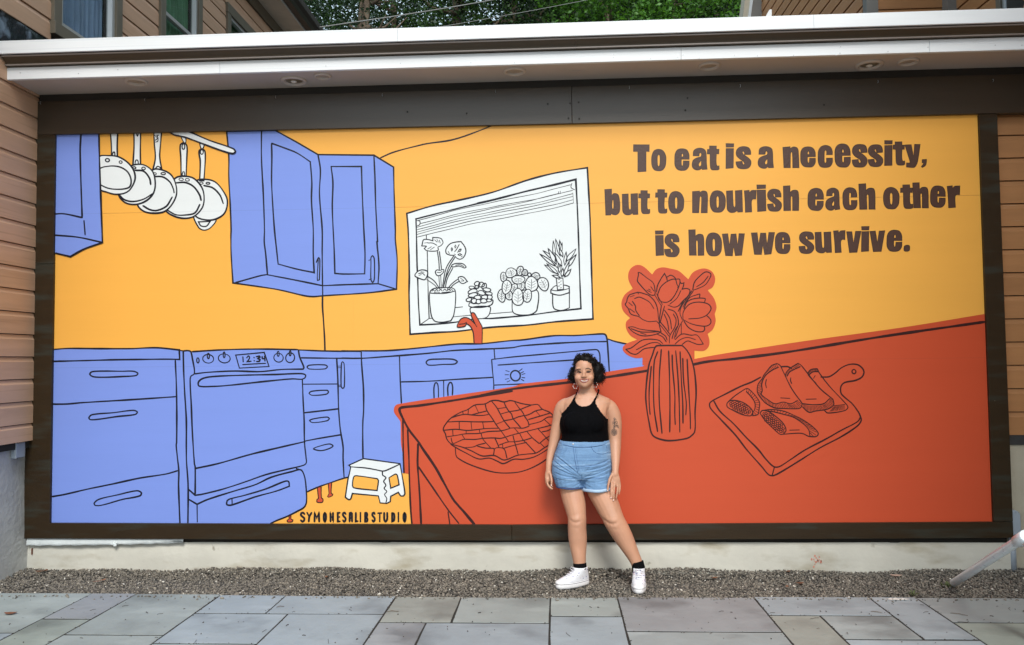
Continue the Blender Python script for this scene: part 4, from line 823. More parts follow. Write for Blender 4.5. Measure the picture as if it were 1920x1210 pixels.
# lettering
GL = {
 'T': ['0,0! 100,0! 100,25! 80,25! 80,98! 28,100! 28,25! 0,25!'],
 'o': ['50,0 80,8 98,30 100,55 95,80 75,97 50,100 22,96 5,78 0,50 4,25 20,6', '50,22 58,30 60,50 57,75 50,82 43,75 40,50 42,30'],
 'e': ['50,0 82,6 98,26 100,49! 46,49! 46,70 50,80 57,78 60,57! 100,57! 98,80 80,97 50,100 20,95 3,78 0,50 3,22 20,5', '46,38! 60,38! 58,25 52,20 47,26'],
 'a': ['5,35! 8,12 30,1 60,0 85,10 92,30 95,70 100,97! 68,99! 64,92! 50,100 25,100 5,90 0,72 8,55 30,45 58,38 60,25 52,18 45,25 44,35!', '60,55! 48,65 42,75 50,85 60,80'],
 't': ['20,0! 78,0! 78,14! 100,14! 98,32! 78,32! 76,70 84,84 100,82! 98,98 70,100 35,98 25,85 24,32! 0,32! 2,14! 20,14!'],
 'i': ['0,0! 100,0! 98,13! 2,14!', '2,20! 98,19! 100,98! 4,100!'],
 's': ['52,0 85,5 98,22 98,35! 58,36! 56,24 48,18 42,24 48,34 80,50 98,64 98,82 80,97 50,100 15,96 2,82 0,68! 40,66! 44,80 52,84 58,76 50,66 20,52 4,38 4,18 22,4'],
 'n': ['0,3! 45,0! 47,9! 65,0 90,4 98,20 100,100! 60,100! 60,28 54,22 48,28 44,100! 4,100!'],
 'c': ['50,0 85,8 98,28 98,42! 58,43! 58,25 50,20 44,26 42,50 44,76 50,82 58,76 58,58! 98,57! 98,78 82,95 50,100 18,96 3,78 0,50 3,24 20,6'],
 'y': ['0,2! 42,0! 58,50! 64,0! 100,0! 88,60 80,85 65,99 40,100 12,98! 12,80! 35,80 34,72 18,40'],
 ',': ['15,5! 95,0! 95,40 75,80 20,100! 5,90! 40,60 45,42! 15,42!'],
 'b': ['0,2! 46,0! 46,24! 60,16 88,20 98,40 100,70 95,90 75,100 50,98 40,94! 38,100! 5,100!', '56,38 50,42 46,60 48,76 56,78 60,60'],
 'u': ['0,4! 38,2! 42,70 50,80 56,72 56,2! 98,0! 100,98! 70,99! 66,92! 50,100 22,100 5,88 2,60'],
 'r': ['0,2! 40,0! 44,12! 60,2 100,0! 98,40! 72,40 62,50 66,98! 12,100! 8,50'],
 'h': ['0,1! 42,0! 44,26! 62,18 90,20 98,36 100,100! 62,100! 60,45 54,40 48,46 50,100! 6,100!'],
 'w': ['0,2! 25,0! 33,50! 40,2! 62,2! 69,50! 76,0! 100,0! 88,98! 60,100! 51,60! 46,100! 16,100!'],
 'v': ['0,3! 36,2! 50,55! 62,1! 100,0! 76,98! 24,100!'],
 '.': ['10,5 90,0 98,80 60,100 5,90']}
LINES = [[('T', 'T', 342, 490, 110, 365), ('o', 'T', 512, 648, 152, 357), None, ('e', 'T', 732, 868, 147, 352), ('a', 'T', 898, 1040, 143, 347), ('t', 'T', 1040, 1150, 122, 348), None, ('i', 'T', 1215, 1287, 100, 333), ('s', 'T', 1310, 1453, 128, 337), None, ('a', 'T', 1520, 1668, 128, 330), None,
  ('n', 'U', 42, 190, 130, 327), ('e', 'U', 208, 347, 128, 322), ('c', 'U', 372, 510, 115, 325), ('e', 'U', 532, 677, 102, 323), ('s', 'U', 695, 837, 105, 322), ('s', 'U', 845, 985, 108, 317), ('i', 'U', 1000, 1072, 70, 307), ('t', 'U', 1082, 1190, 82, 302), ('y', 'U', 1192, 1335, 107, 325), (',', 'U', 1348, 1398, 248, 323)],
 [('b', 'T', 72, 212, 530, 773), ('u', 'T', 235, 383, 570, 770), ('t', 'T', 390, 495, 543, 760), None, ('t', 'T', 550, 658, 535, 757), ('o', 'T', 673, 817, 552, 760), None, ('n', 'T', 897, 1042, 547, 752), ('o', 'T', 1065, 1210, 543, 750), ('u', 'T', 1222, 1372, 540, 748), ('r', 'T', 1388, 1500, 540, 748), ('i', 'T', 1510, 1592, 490, 740), ('s', 'T', 1607, 1740, 530, 738), ('h', 'U', 42, 190, 498, 732), None,
  ('e', 'U', 277, 423, 522, 732), ('a', 'U', 445, 580, 520, 725), ('c', 'U', 607, 742, 515, 725), ('h', 'U', 757, 912, 478, 720), None, ('o', 'U', 990, 1138, 512, 718), ('t', 'U', 1152, 1265, 488, 712), ('h', 'U', 1267, 1415, 468, 705), ('e', 'U', 1435, 1575, 498, 702), ('r', 'U', 1592, 1712, 498, 705)],
 [('i', 'T', 550, 625, 922, 1158), ('s', 'T', 635, 775, 952, 1168), None, ('h', 'T', 863, 1008, 912, 1155), ('o', 'T', 1027, 1175, 942, 1162), ('w', 'T', 1180, 1390, 950, 1158), None, ('w', 'T', 1453, 1672, 940, 1147), ('e', 'U', -31, 107, 937, 1140), None, ('s', 'U', 193, 333, 930, 1138), ('u', 'U', 345, 497, 932, 1130), ('r', 'U', 520, 628, 922, 1130), ('v', 'U', 640, 775, 927, 1128), ('i', 'U', 782, 852, 883, 1118), ('v', 'U', 862, 1003, 922, 1120), ('e', 'U', 1023, 1165, 915, 1118), ('.', 'U', 1185, 1238, 1062, 1118)]]
for L in LINES:
    word = None
    for g in L:
        if g is None: word = None; continue
        if word is None: word = bpy.data.objects.new('painted_word', None); COL.objects.link(word); word.parent = MU
        ch, cp, x0, x1, y0, y1 = g; o = CR[cp]; sh = random.uniform(-1.5, 1.5)
        polys = []
        for s in GL[ch]:
            P = [(o[0]+(x0+(x1-x0)*p[0]/100+sh*(p[1]-50)/25)/o[2], o[1]+(y0+(y1-y0)*p[1]/100+random.uniform(-1.5, 1.5))/o[2], p[2]) for p in parse(s)]
            polys.append(smooth(P, True, 2.2))
        f = Paint()
        if ch == 'i':
            for p in polys: f.fill([p], 1)
        else: f.fill(polys, 1)
        for p in polys: f.line(p, 1.3, 1.4, True)
        k = len(f.b.F); lo = f.build('letter', [P_TX, P_TX2], word)
        nf = sum(1 for _ in lo.data.polygons); nl = sum(len(p) for p in polys)
        for pg in lo.data.polygons:
            if pg.index >= nf-nl: pg.material_index = 1
SG = {'S': '90,15 60,0 20,5 10,25 45,45 85,62 80,90 45,100 8,85', 'Y': '5,0 50,45|95,0 50,45 38,100', 'M': '5,100 12,0! 50,60! 88,0! 95,100', 'O': '50,0 90,20 92,70 55,100 12,80 8,25 45,0', 'N': '8,100 8,0! 90,100! 90,0', 'E': '90,0 10,3! 10,98! 92,98|10,48 75,48',
      'A': '8,100 15,5! 60,0 85,8! 90,100|12,60 88,60', 'L': '15,0 12,98! 95,95', 'I': '50,0 50,100', 'B': '10,0 12,100! 75,98 92,75 60,52 15,48|60,50 85,25 60,2 10,2', 'T': '0,5 100,3|50,5 48,100', 'U': '8,0 12,80 45,100 85,80 90,0', 'D': '10,2 12,98! 70,90 92,50 70,10 10,2'}
sgw = bpy.data.objects.new('painted_signature', None); COL.objects.link(sgw); sgw.parent = MU
o = CR['H']
for ch, a, b in zip('SYMONESALIBSTUDIO', (12, 85, 168, 275, 350, 432, 490, 566, 636, 690, 742, 824, 893, 958, 1048, 1122, 1180), (80, 158, 245, 320, 402, 478, 546, 618, 680, 712, 792, 876, 948, 1018, 1098, 1142, 1224)):
    p = Paint()
    for s in SG[ch].split('|'):
        P = [(o[0]+(a+9+(b-a-18)*q_[0]/100)/o[2], o[1]+(857+100*q_[1]/100)/o[2], q_[2]) for q_ in parse(s)]
        p.line(smooth(P, False, 1.2), 4.0, 2.4, False, False)
    p.build('letter', P_BK, sgw)
# ------------------------------------------------------------- the woman
from mathutils.bvhtree import BVHTree
PXM = lambda Y: (Y+6.25)/FPX            # metres per photograph pixel at depth Y
def remesh(name, b, m, parent, voxel, smooth_it=6, post=None, sm=.5):
    me = bpy.data.meshes.new('tmp'); me.from_pydata(b.V, [], b.F); me.update()
    o = bpy.data.objects.new('tmp', me); COL.objects.link(o)
    bm = bmesh.new(); bm.from_mesh(me); bmesh.ops.recalc_face_normals(bm, faces=bm.faces); bm.to_mesh(me); bm.free()
    r = o.modifiers.new('r', 'REMESH'); r.mode = 'VOXEL'; r.voxel_size = voxel; r.use_smooth_shade = True
    s = o.modifiers.new('s', 'SMOOTH'); s.factor = sm; s.iterations = smooth_it
    dg = bpy.context.evaluated_depsgraph_get(); ev = o.evaluated_get(dg); nm = bpy.data.meshes.new_from_object(ev)
    bpy.data.objects.remove(o)
    n = len(nm.vertices); co = np.empty(n*3); nm.vertices.foreach_get('co', co); co = co.reshape(-1, 3)
    no = np.empty(n*3); nm.vertices.foreach_get('normal', no); no = no.reshape(-1, 3)
    if post is not None: co = post(co, no)
    off = _wl(parent) if parent is not None else Vector((0, 0, 0))
    world = co.copy(); nm.vertices.foreach_set('co', (co-np.array(off)).ravel()); nm.update()
    F = [tuple(p.vertices) for p in nm.polygons]
    nm.materials.clear()
    for k in (m if isinstance(m, list) else [m]): nm.materials.append(k)
    nm.polygons.foreach_set('use_smooth', [True]*len(nm.polygons)); nm.name = name
    ob = bpy.data.objects.new(name, nm); COL.objects.link(ob); ob.parent = parent
    return ob, world, no, F
def hring(b, rings, n=28, p=2.3):
    """stack of horizontal rings (centre, half width, front depth, back depth)"""
    V = []
    for c, rx, rf, rb in rings:
        for k in range(n):
            a = 2*math.pi*k/n; ca, sa = math.cos(a), math.sin(a)
            x = rx*abs(ca)**(2/p)*(1 if ca > 0 else -1); y = abs(sa)**(2/p)*(rb if sa > 0 else -rf)
            V.append((c[0]+x, c[1]+y, c[2]))
    m = len(rings); F = [(i*n+k, i*n+(k+1) % n, (i+1)*n+(k+1) % n, (i+1)*n+k) for i in range(m-1) for k in range(n)]
    F += [tuple(range(n-1, -1, -1)), tuple((m-1)*n+k for k in range(n))]
    b.add(V, F)
def limb(b, path, n=18, flat=1.0):
    """path of (px, py, Y, half width px[, depth ratio]); round sections square to the path, domed ends"""
    P = [at(a[0], a[1], a[2]) for a in path]; R = [a[3]*PXM(a[2]) for a in path]; D = [(a[4] if len(a) > 4 else flat) for a in path]
    # refine with Catmull-Rom
    pts, rr, dd = [], [], []
    for i in range(len(P)-1):
        p0, p1, p2, p3 = P[max(i-1, 0)], P[i], P[i+1], P[min(i+2, len(P)-1)]
        for j in range(3):
            t = j/3; pts.append(.5*((2*p1)+(p2-p0)*t+(2*p0-5*p1+4*p2-p3)*t*t+(3*p1-p0-3*p2+p3)*t**3)); rr.append(R[i]+(R[i+1]-R[i])*t); dd.append(D[i]+(D[i+1]-D[i])*t)
    pts.append(P[-1]); rr.append(R[-1]); dd.append(D[-1])
    t0 = (pts[0]-pts[1]).normalized(); t1 = (pts[-1]-pts[-2]).normalized()
    ends = [(.45, .88), (.80, .6), (.96, .25)]
    A = [(pts[0]+t0*rr[0]*k, rr[0]*q_, dd[0]) for k, q_ in reversed(ends)]; Z = [(pts[-1]+t1*rr[-1]*k, rr[-1]*q_, dd[-1]) for k, q_ in ends]
    seq = A+list(zip(pts, rr, dd))+Z; V = []
    for i, (p, r, d) in enumerate(seq):
        t = (seq[min(i+1, len(seq)-1)][0]-seq[max(i-1, 0)][0]).normalized()
        s = t.cross(Vector((0, 1, 0)))
        if s.length < .2: s = t.cross(Vector((0, 0, 1)))
        s.normalize(); f = t.cross(s)
        for k in range(n):
            a = 2*math.pi*k/n; V.append(p+s*(r*math.cos(a))+f*(r*d*math.sin(a)))
    m = len(seq); F = [(i*n+k, i*n+(k+1) % n, (i+1)*n+(k+1) % n, (i+1)*n+k) for i in range(m-1) for k in range(n)]
    F += [tuple(range(n-1, -1, -1)), tuple((m-1)*n+k for k in range(n))]
    b.add(V, F); return pts, rr
WO = thing('person', 'smiling woman in black top, denim shorts and white sneakers leaning on the mural', 'person', tuple(at(1125, 1095, -.42)))
SKIN = mat('skin', srgb(192, 143, 116), .5, .09, 7, .05, 220, sss=.12, world=True, spots=[(srgb(182, 126, 106), 9, .60, .4, (1, 1, 1))])
def HR(px0, px1, py, rf, rb, Yc):
    c = at((px0+px1)/2, py, Yc); return (c, (px1-px0)/2*PXM(Yc), rf, rb)
bd = MB()
hring(bd, [HR(1086, 1113, 716, .05, .05, -.205), HR(1086, 1114, 724, .055, .055, -.20), HR(1085.5, 1115, 731, .056, .058, -.195), HR(1083, 1118, 737, .060, .062, -.19), HR(1073, 1129, 742, .072, .075, -.19),
           HR(1060, 1142, 747.5, .082, .085, -.19), HR(1055, 1146, 754, .090, .09, -.192), HR(1056, 1143, 763, .103, .09, -.195), HR(1056, 1139, 773, .125, .09, -.20), HR(1053, 1137, 784, .150, .09, -.20),
           HR(1051.5, 1137, 794, .160, .09, -.20), HR(1053, 1137, 803, .152, .09, -.20), HR(1055.5, 1137, 812, .138, .09, -.20), HR(1056, 1138, 821, .134, .09, -.205), HR(1050, 1141, 833, .136, .10, -.21),
           HR(1044, 1142, 850, .142, .11, -.215), HR(1041, 1144, 868, .142, .12, -.22), HR(1041, 1145, 884, .128, .12, -.225), HR(1045, 1144, 896, .11, .10, -.23)], p=2.35)
bd.ball(at(1078, 793, -.305), .078, 16, 12, (1, .75, .95)); bd.ball(at(1112, 793, -.305), .078, 16, 12, (1, .75, .95))
# legs
legL = [(1069, 890, -.235, 23), (1070.5, 912, -.245, 21.8), (1074, 930, -.265, 21.6), (1078.5, 950, -.29, 20), (1081.5, 968, -.315, 17.4), (1082, 978, -.325, 17.2), (1082, 992, -.322, 17.2), (1083, 1008, -.318, 17.4), (1084, 1024, -.32, 16), (1085.5, 1042, -.335, 13.2), (1087, 1057, -.345, 11.4), (1088, 1072, -.35, 11.2)]
legR = [(1116, 888, -.235, 23.5), (1121.5, 912, -.25, 23.8), (1130.5, 930, -.27, 23.6), (1140, 950, -.295, 22), (1148, 968, -.325, 19.8), (1153, 979, -.335, 19.4), (1162, 995, -.333, 18.8), (1171, 1011, -.33, 17.2), (1179.5, 1027, -.335, 14.6), (1187.5, 1042, -.345, 12.2), (1193.5, 1055, -.352, 10.8), (1197, 1068, -.36, 11)]
for L in (legL, legR): limb(bd, L, flat=1.04)
bd.ball(at(1082, 969, -.362), .034, 12, 10, (1, .6, 1.2)); bd.ball(at(1150, 971, -.372), .036, 12, 10, (1, .6, 1.2))
armL = [(1063, 758, -.19, 12), (1054.5, 763, -.185, 12.4), (1049.5, 775, -.178, 12), (1047, 790, -.172, 11.5), (1043.5, 805, -.17, 10.8), (1040, 820, -.175, 9.8), (1037, 833, -.185, 8.4), (1033, 848, -.20, 7.2), (1030, 864, -.22, 5.9), (1028.6, 878, -.235, 5.2), (1028.4, 887, -.24, 5.4)]
armR = [(1134.5, 758, -.19, 12), (1143.5, 764, -.185, 13), (1150, 778, -.18, 13.8), (1152, 794, -.18, 13.8), (1152.5, 810, -.185, 13), (1153, 826, -.195, 11.8), (1153.5, 842, -.225, 10.6), (1154, 857, -.258, 8.8), (1154, 871, -.29, 7.2), (1153.5, 883, -.318, 6.3), (1153.3, 890, -.328, 6.6)]
for L in (armL, armR): limb(bd, L)
# hands: palm plus five fingers of different lengths, slightly curled
limb(bd, [(1028.4, 883, -.24, 5.2, .8), (1028, 890, -.245, 6.4, .6), (1027.5, 897, -.25, 6.2, .55), (1027, 901, -.255, 4.6, .6)])
for p in ([(1023.5, 897, -.245, 2.2), (1024, 905, -.25, 2.1), (1027.5, 912, -.262, 2.0), (1033.5, 918.5, -.275, 1.7)], [(1026, 899, -.262, 2.2), (1026.6, 907, -.27, 2.1), (1030.5, 914, -.282, 2.0), (1036, 917, -.29, 1.7)],
          [(1028, 899, -.235, 2.1), (1028.6, 906, -.228, 2.0), (1031.5, 912, -.232, 1.8), (1036, 913, -.245, 1.6)], [(1030, 898, -.222, 1.9), (1031, 904, -.214, 1.8), (1034, 908, -.217, 1.6), (1037, 908, -.228, 1.4)],
          [(1031.5, 888, -.262, 2.8), (1033.5, 896, -.275, 2.5), (1034.2, 904, -.285, 2.2), (1033.8, 910.5, -.29, 1.9)]): limb(bd, p, 10)
limb(bd, [(1153.3, 886, -.325, 6.6, .8), (1153, 893, -.333, 8.4, .5), (1153.8, 900, -.337, 9.4, .42), (1154.6, 905, -.338, 8.6, .42)])
for p in ([(1147.2, 902, -.345, 2.3), (1146.2, 912, -.354, 2.2), (1145.8, 922, -.362, 2.1), (1145.6, 933, -.364, 1.8)], [(1152.4, 904, -.346, 2.3), (1152, 914, -.36, 2.2), (1150.9, 926, -.368, 2.1), (1150.4, 937.5, -.366, 1.8)],
          [(1157.4, 904, -.342, 2.2), (1158, 914, -.352, 2.1), (1157, 925, -.362, 2.0), (1155.4, 934.5, -.36, 1.7)], [(1161.4, 902, -.334, 2.0), (1162.8, 911, -.342, 1.9), (1162, 920, -.348, 1.8), (1160.4, 927.5, -.347, 1.5)],
          [(1148, 890, -.34, 3.0), (1143.6, 898, -.355, 2.8), (1141, 908, -.368, 2.5), (1139.6, 919, -.374, 2.1)]): limb(bd, p, 10)
# head
HY = -.222
def HD(py, hw, rf, rb, dx=0): c = at(1095.6+dx, py, HY); return (c, hw*PXM(HY), rf, rb)
hring(bd, [HD(669.5, 4, .015, .03), HD(671.5, 9.5, .042, .055), HD(676, 14, .066, .078), HD(682, 16.8, .080, .09), HD(689, 18.1, .086, .095), HD(697, 18.5, .084, .095), HD(704, 18.5, .087, .09), HD(710, 18, .092, .08), HD(716, 16.8, .095, .068),
           HD(720.5, 14.6, .096, .055), HD(724, 11.4, .094, .045), HD(726.8, 7, .084, .03), HD(727.8, 3.5, .06, .02)], 32, 2.15)
fy = HY-.086
limb(bd, [(1095.2, 694, fy+.012, 2.6), (1095, 699, fy+.001, 2.6), (1094.8, 703, fy-.009, 2.8), (1094.7, 705.8, fy-.013, 3.1)], 12)      # nose
for dx in (-3.2, 3.2): bd.ball(at(1094.8+dx, 706.5, fy-.008), .0088, 10, 8, (1, 1, .85))
for dx in (-10.3, 10.3): bd.ball(at(1095.3+dx, 708.5, fy+.028), .031, 14, 10, (1, .85, .9))       # cheeks
for dx in (-8.6, 8.2): bd.ball(at(1095+dx, 691.5, fy+.022), .024, 12, 8, (1.25, .7, .45))        # brow
bd.ball(at(1095, 722.5, fy+.014), .021, 12, 8, (1.2, .8, .8))
bd.ball(at(1095, 714.5, fy+.022), .026, 12, 8, (1.2, .75, .8))
for dx in (-18.4, 18.6): bd.ball(at(1095.6+dx, 703, HY), .016, 10, 8, (.45, .8, 1.5))
def crease(co, no, polys, Ymax, along=True):
    """folds: press a soft groove along each line (front of the figure only), with a low ridge beside it"""
    out = co.copy()
    for s, Yp, wdt, dep in polys:
        P = [np.array((at(x, y, Yp).x, at(x, y, Yp).z)) for x, y in smooth(parse(s), False, 3)]; best = np.full(len(co), 9.); sg = np.zeros(len(co)); tt = np.zeros(len(co)); q_ = co[:, [0, 2]]; N = len(P)-1
        for i in range(N):
            d = P[i+1]-P[i]; t = np.clip(((q_-P[i])@d)/(d@d+1e-12), 0, 1); v = q_-(P[i]+t[:, None]*d); L = np.hypot(v[:, 0], v[:, 1]); m = L < best
            best[m] = L[m]; sg[m] = np.sign(d[0]*v[m, 1]-d[1]*v[m, 0]); tt[m] = ((i+t)/N)[m]
        fade = np.clip(np.minimum(tt, 1-tt)*5, .15, 1); g = np.exp(-(best/wdt)**2); rd = np.exp(-((best*sg-1.9*wdt)/(1.3*wdt))**2)
        f = (co[:, 1] < Ymax)*fade; out -= no*((g*dep-rd*dep*.55)*f)[:, None]
    return out
def skinpost(co, no):
    co = crease(co, no, [('1066,971 1072,977 1081,978.5 1090,975', -.36, .011, .0042), ('1127,970 1137,978 1149,981 1160,976', -.37, .012, .0046), ('1139.5,764 1139,775 1137.5,786', -.25, .006, .007), ('1049.5,770 1052,778 1056,784', -.25, .006, .006), ('1072,744 1082,748 1090,747', -.27, .006, .003), ('1128,744 1117,748 1104,747', -.27, .006, .003)], -.19)
    # eye sockets and the dip under the lip
    for px, py, r, d in ((1086.4, 697.6, .013, .005), (1103.4, 697, .013, .005), (1095, 718.5, .010, .002), (1086.5, 686, .02, -.001)):
        c = np.array(at(px, py, fy)); w = np.exp(-(((co[:, 0]-c[0])/(r*1.25))**2+((co[:, 2]-c[2])/(r*.8))**2)); w *= (co[:, 1] < HY-.03)
        co = co+np.stack([np.zeros(len(co)), d*w, np.zeros(len(co))], -1)
    # knee folds, elbow and collar bones
    for (px, py, Y, a, b_, d) in ((1080, 988, -.34, .022, .012, .002), (1153, 990, -.35, .026, .012, .002)):
        c = np.array(at(px, py, Y)); w = np.exp(-(((co[:, 0]-c[0])/a)**2+((co[:, 2]-c[2])/b_)**2))*(co[:, 1] < -.33)
        co = co+np.stack([np.zeros(len(co)), d*w, np.zeros(len(co))], -1)
    return co
body, BC, BN, BF = remesh('body', bd, SKIN, WO, .0042, 9, skinpost)
bvh = BVHTree.FromPolygons([Vector(c) for c in BC], BF)
def surf(px, py, off=.0, tree=None, Y0=-1.2):
    o_ = at(px, py, Y0); d = (o_-CAM).normalized(); h = (tree or bvh).ray_cast(o_, d)
    if h[0] is None: return at(px, py, -.3)
    return h[0]-d*off
# ---- black top: the torso surface lifted off the skin
def seg_val(co, path):
    best = np.full(len(co), 9.)
    P = [np.array(at(a[0], a[1], a[2])) for a in path]; R = [a[3]*PXM(a[2]) for a in path]
    for i in range(len(P)-1):
        d = P[i+1]-P[i]; t = np.clip(((co-P[i])@d)/(d@d), 0, 1); q_ = P[i]+t[:, None]*d
        best = np.minimum(best, np.linalg.norm(co-q_, axis=1)/(R[i]+(R[i+1]-R[i])*t))
    return best
def inpoly(x, z, poly):
    ins = np.zeros(len(x), bool); n = len(poly)
    for i in range(n):
        x1, z1 = poly[i]; x2, z2 = poly[(i+1) % n]
        c = ((z1 > z) != (z2 > z)) & (x < (x2-x1)*(z-z1)/((z2-z1) or 1e-9)+x1); ins ^= c
    return ins
topP = smooth(parse('1079,748! 1083,758 1094,763.5 1107,759 1114,749! 1117,749! 1119,760 1127,774 1137,786! 1145,790! 1145,828! 1103,833! 1050,832! 1044,795! 1051,783! 1060,772 1070,758 1076,748!'), True)
XZ = lambda P, Y=-.33: [(at(x, y, Y).x, at(x, y, Y).z) for x, y in P]
front = BN[:, 1] < .05
mt = np.where(front | (BC[:, 1] < -.2), inpoly(BC[:, 0], BC[:, 2], XZ(topP)), (BC[:, 2] < at(1090, 766, -.1).z) & (BC[:, 2] > at(1090, 832, -.1).z) & (BC[:, 0] > at(1048, 800, -.1).x) & (BC[:, 0] < at(1145, 800, -.1).x))
av = np.minimum(seg_val(BC, armL[2:]), seg_val(BC, armR[2:])); mt &= av > 1.06
keep = [f for f in BF if all(mt[i] for i in f)]
idx = {}; V = []; F = []
for f in keep:
    g = []
    for i in f:
        if i not in idx: idx[i] = len(V); V.append(tuple(BC[i]+BN[i]*.0055))
        g.append(idx[i])
    F.append(tuple(g))
top = mesh('tank_top', V, F, mat('black_knit', (.0022, .0022, .003), .9, .15, 40, .15, 400, world=True, spec=.08), WO, True)
sm = top.modifiers.new('s', 'SMOOTH'); sm.iterations = 3; sm.factor = .5
so = top.modifiers.new('t', 'SOLIDIFY'); so.thickness = .004; so.offset = 1
for pth, r in (([(1077.6, 750), (1078.6, 745), (1080, 740), (1081.5, 736.5), (1082.6, 733.5)], .0036), ([(1070.5, 757), (1074, 750.5), (1077.5, 743.5), (1080.5, 738)], .0017), ([(1115.6, 750), (1117.8, 745), (1120, 740), (1121.6, 736), (1122.6, 733)], .0062)):
    pp = [surf(x, y, .0016) for x, y in pth]; e = pp[-1]; pp += [e+Vector((0, .03, .006)), e+Vector((0, .07, .0))]
    MB().tube(pp, r, 8).build('strap', top.data.materials[0], top, True)
# ---- denim shorts
DEN = mat('denim', srgb(108, 144, 184), .8, .10, 30, .35, 260, world=True, stretch=(.5, .5, 2.2), spots=[(srgb(152, 184, 216), 13, .54, .14, (.35, 1, 2.4)), (srgb(84, 116, 160), 15, .58, .12, (.3, 1, 2.6))])  # wrinkle highlights and shading painted in as paler and darker streaks
DEN2 = mat('denim_cuff', srgb(168, 192, 218), .8, .08, 60, .3, 300, world=True); DEN3 = mat('denim_seam', srgb(50, 78, 125), .85, .1, 60)
sh = MB()
hring(sh, [HR(1050.5, 1141, 825.5, .142, .104, -.208), HR(1046.5, 1143.5, 834, .150, .112, -.21), HR(1040.5, 1145, 850, .157, .118, -.215), HR(1036, 1147, 868, .158, .126, -.22), HR(1034.5, 1148, 884, .148, .128, -.225), HR(1037, 1147, 896, .12, .11, -.23)], p=2.3)
limb(sh, [(1065.5, 880, -.235, 29, 1.08), (1066, 896, -.242, 28.2, 1.1), (1068, 908, -.248, 25.6, 1.12), (1068.6, 918, -.25, 25.2, 1.12)]); limb(sh, [(1118.5, 880, -.235, 28.5, 1.08), (1119.5, 898, -.245, 28.6, 1.1), (1120, 910, -.252, 27.8, 1.12), (1120.5, 922, -.255, 27.8, 1.12)])
def denimpost(co, no):
    c1 = np.array(at(1090, 892, -.3)); out = co.copy()
    dx = co[:, 0]-c1[0]; dz = co[:, 2]-c1[2]; r = np.hypot(dx, dz)+1e-6
    th = np.arctan2(dz+.03, np.abs(dx)+.02)
    w = np.clip((r-.01)/.05, 0, 1)*np.exp(-np.clip(dz-.10, 0, 1)/.035)
    f = np.sin(th*17+np.sin(r*30)*1.2+np.where(dx > 0, 1.3, 0))+.5*np.sin(th*31+r*22)
    out += no*(f*w*.0012)[:, None]
    out = crease(out, no, DFOLD, -.22)
    # flatten the bottom hems
    zl = at(1068, 912.5, -.3).z; zr = at(1117, 917.5, -.3).z
    lim = np.where(co[:, 0] < c1[0], zl+(co[:, 0]-at(1068, 914, -.3).x)*-.02, zr+(co[:, 0]-at(1117, 918, -.3).x)*.03)
    out[:, 2] = np.maximum(out[:, 2], lim)
    # waistband step
    zw = at(1095, 836, -.33).z; out += no*(.0022*(out[:, 2] > zw))[:, None]
    return out
DFOLD = [(s, -.36, w_, d_) for s, w_, d_ in (('1040,856 1058,868 1076,882 1089,894', .0045, .006), ('1037,866 1054,877 1074,889', .004, .005), ('1036,876 1054,884 1075,892', .004, .005), ('1037,888 1057,893 1080,897', .004, .004), ('1038,899 1056,901 1076,902', .0035, .003),
    ('1147,862 1130,869 1110,873 1094,872', .0045, .006), ('1147,871 1129,877 1110,881 1092,883', .0045, .006), ('1147,879 1126,887 1106,893 1092,896', .004, .005), ('1144,889 1121,895 1099,900', .004, .004), ('1142,900 1120,904 1102,906', .0035, .003), ('1064,843 1056,851 1046,856', .004, .004),
    ('1089.5,888 1090,900 1090.6,916', .006, .005), ('1081,841 1083,860 1087,884', .003, .003), ('1055,835.5 1080,840 1105,840 1140,834', .0028, .0028))]
shorts, SC, SN, SF = remesh('shorts', sh, DEN, WO, .0036, 3, denimpost)
sb = BVHTree.FromPolygons([Vector(c) for c in SC], SF)
def seam(pts, r, name, m, off=.0005, par=None): return MB().tube([surf(x, y, off, sb) for x, y, *_ in [(*p,) for p in pts]], r, 6).build(name, m, par or shorts, True)
seam(smooth(parse('1055,834 1075,838 1100,838.5 1125,836 1139,831'), False, 3), .0014, 'waist_seam', DEN3)
seam(smooth(parse('1075,839 1077,856 1080,874 1083,886'), False, 3), .0015, 'fly_seam', DEN3); seam(smooth(parse('1079,841 1081,858 1084,874 1085,884'), False, 3), .001, 'fly_seam', DEN3)
seam(smooth(parse('1110,841 1114,847 1122,851 1132,851.5 1142,847'), False, 3), .0014, 'pocket_seam', DEN3); seam(smooth(parse('1043,842 1047,840 1049,835'), False, 2), .0013, 'pocket_seam', DEN3)
for x in (1054.5, 1108.5, 1137): seam([(x, 827), (x+.2, 833), (x+.5, 840)], .0035, 'belt_loop', DEN, .001)
p = surf(1074.5, 833.5, .002, sb); MB().ball(p, .0075, 12, 8, (1, .45, 1)).build('button', M['bolt'], shorts, True)
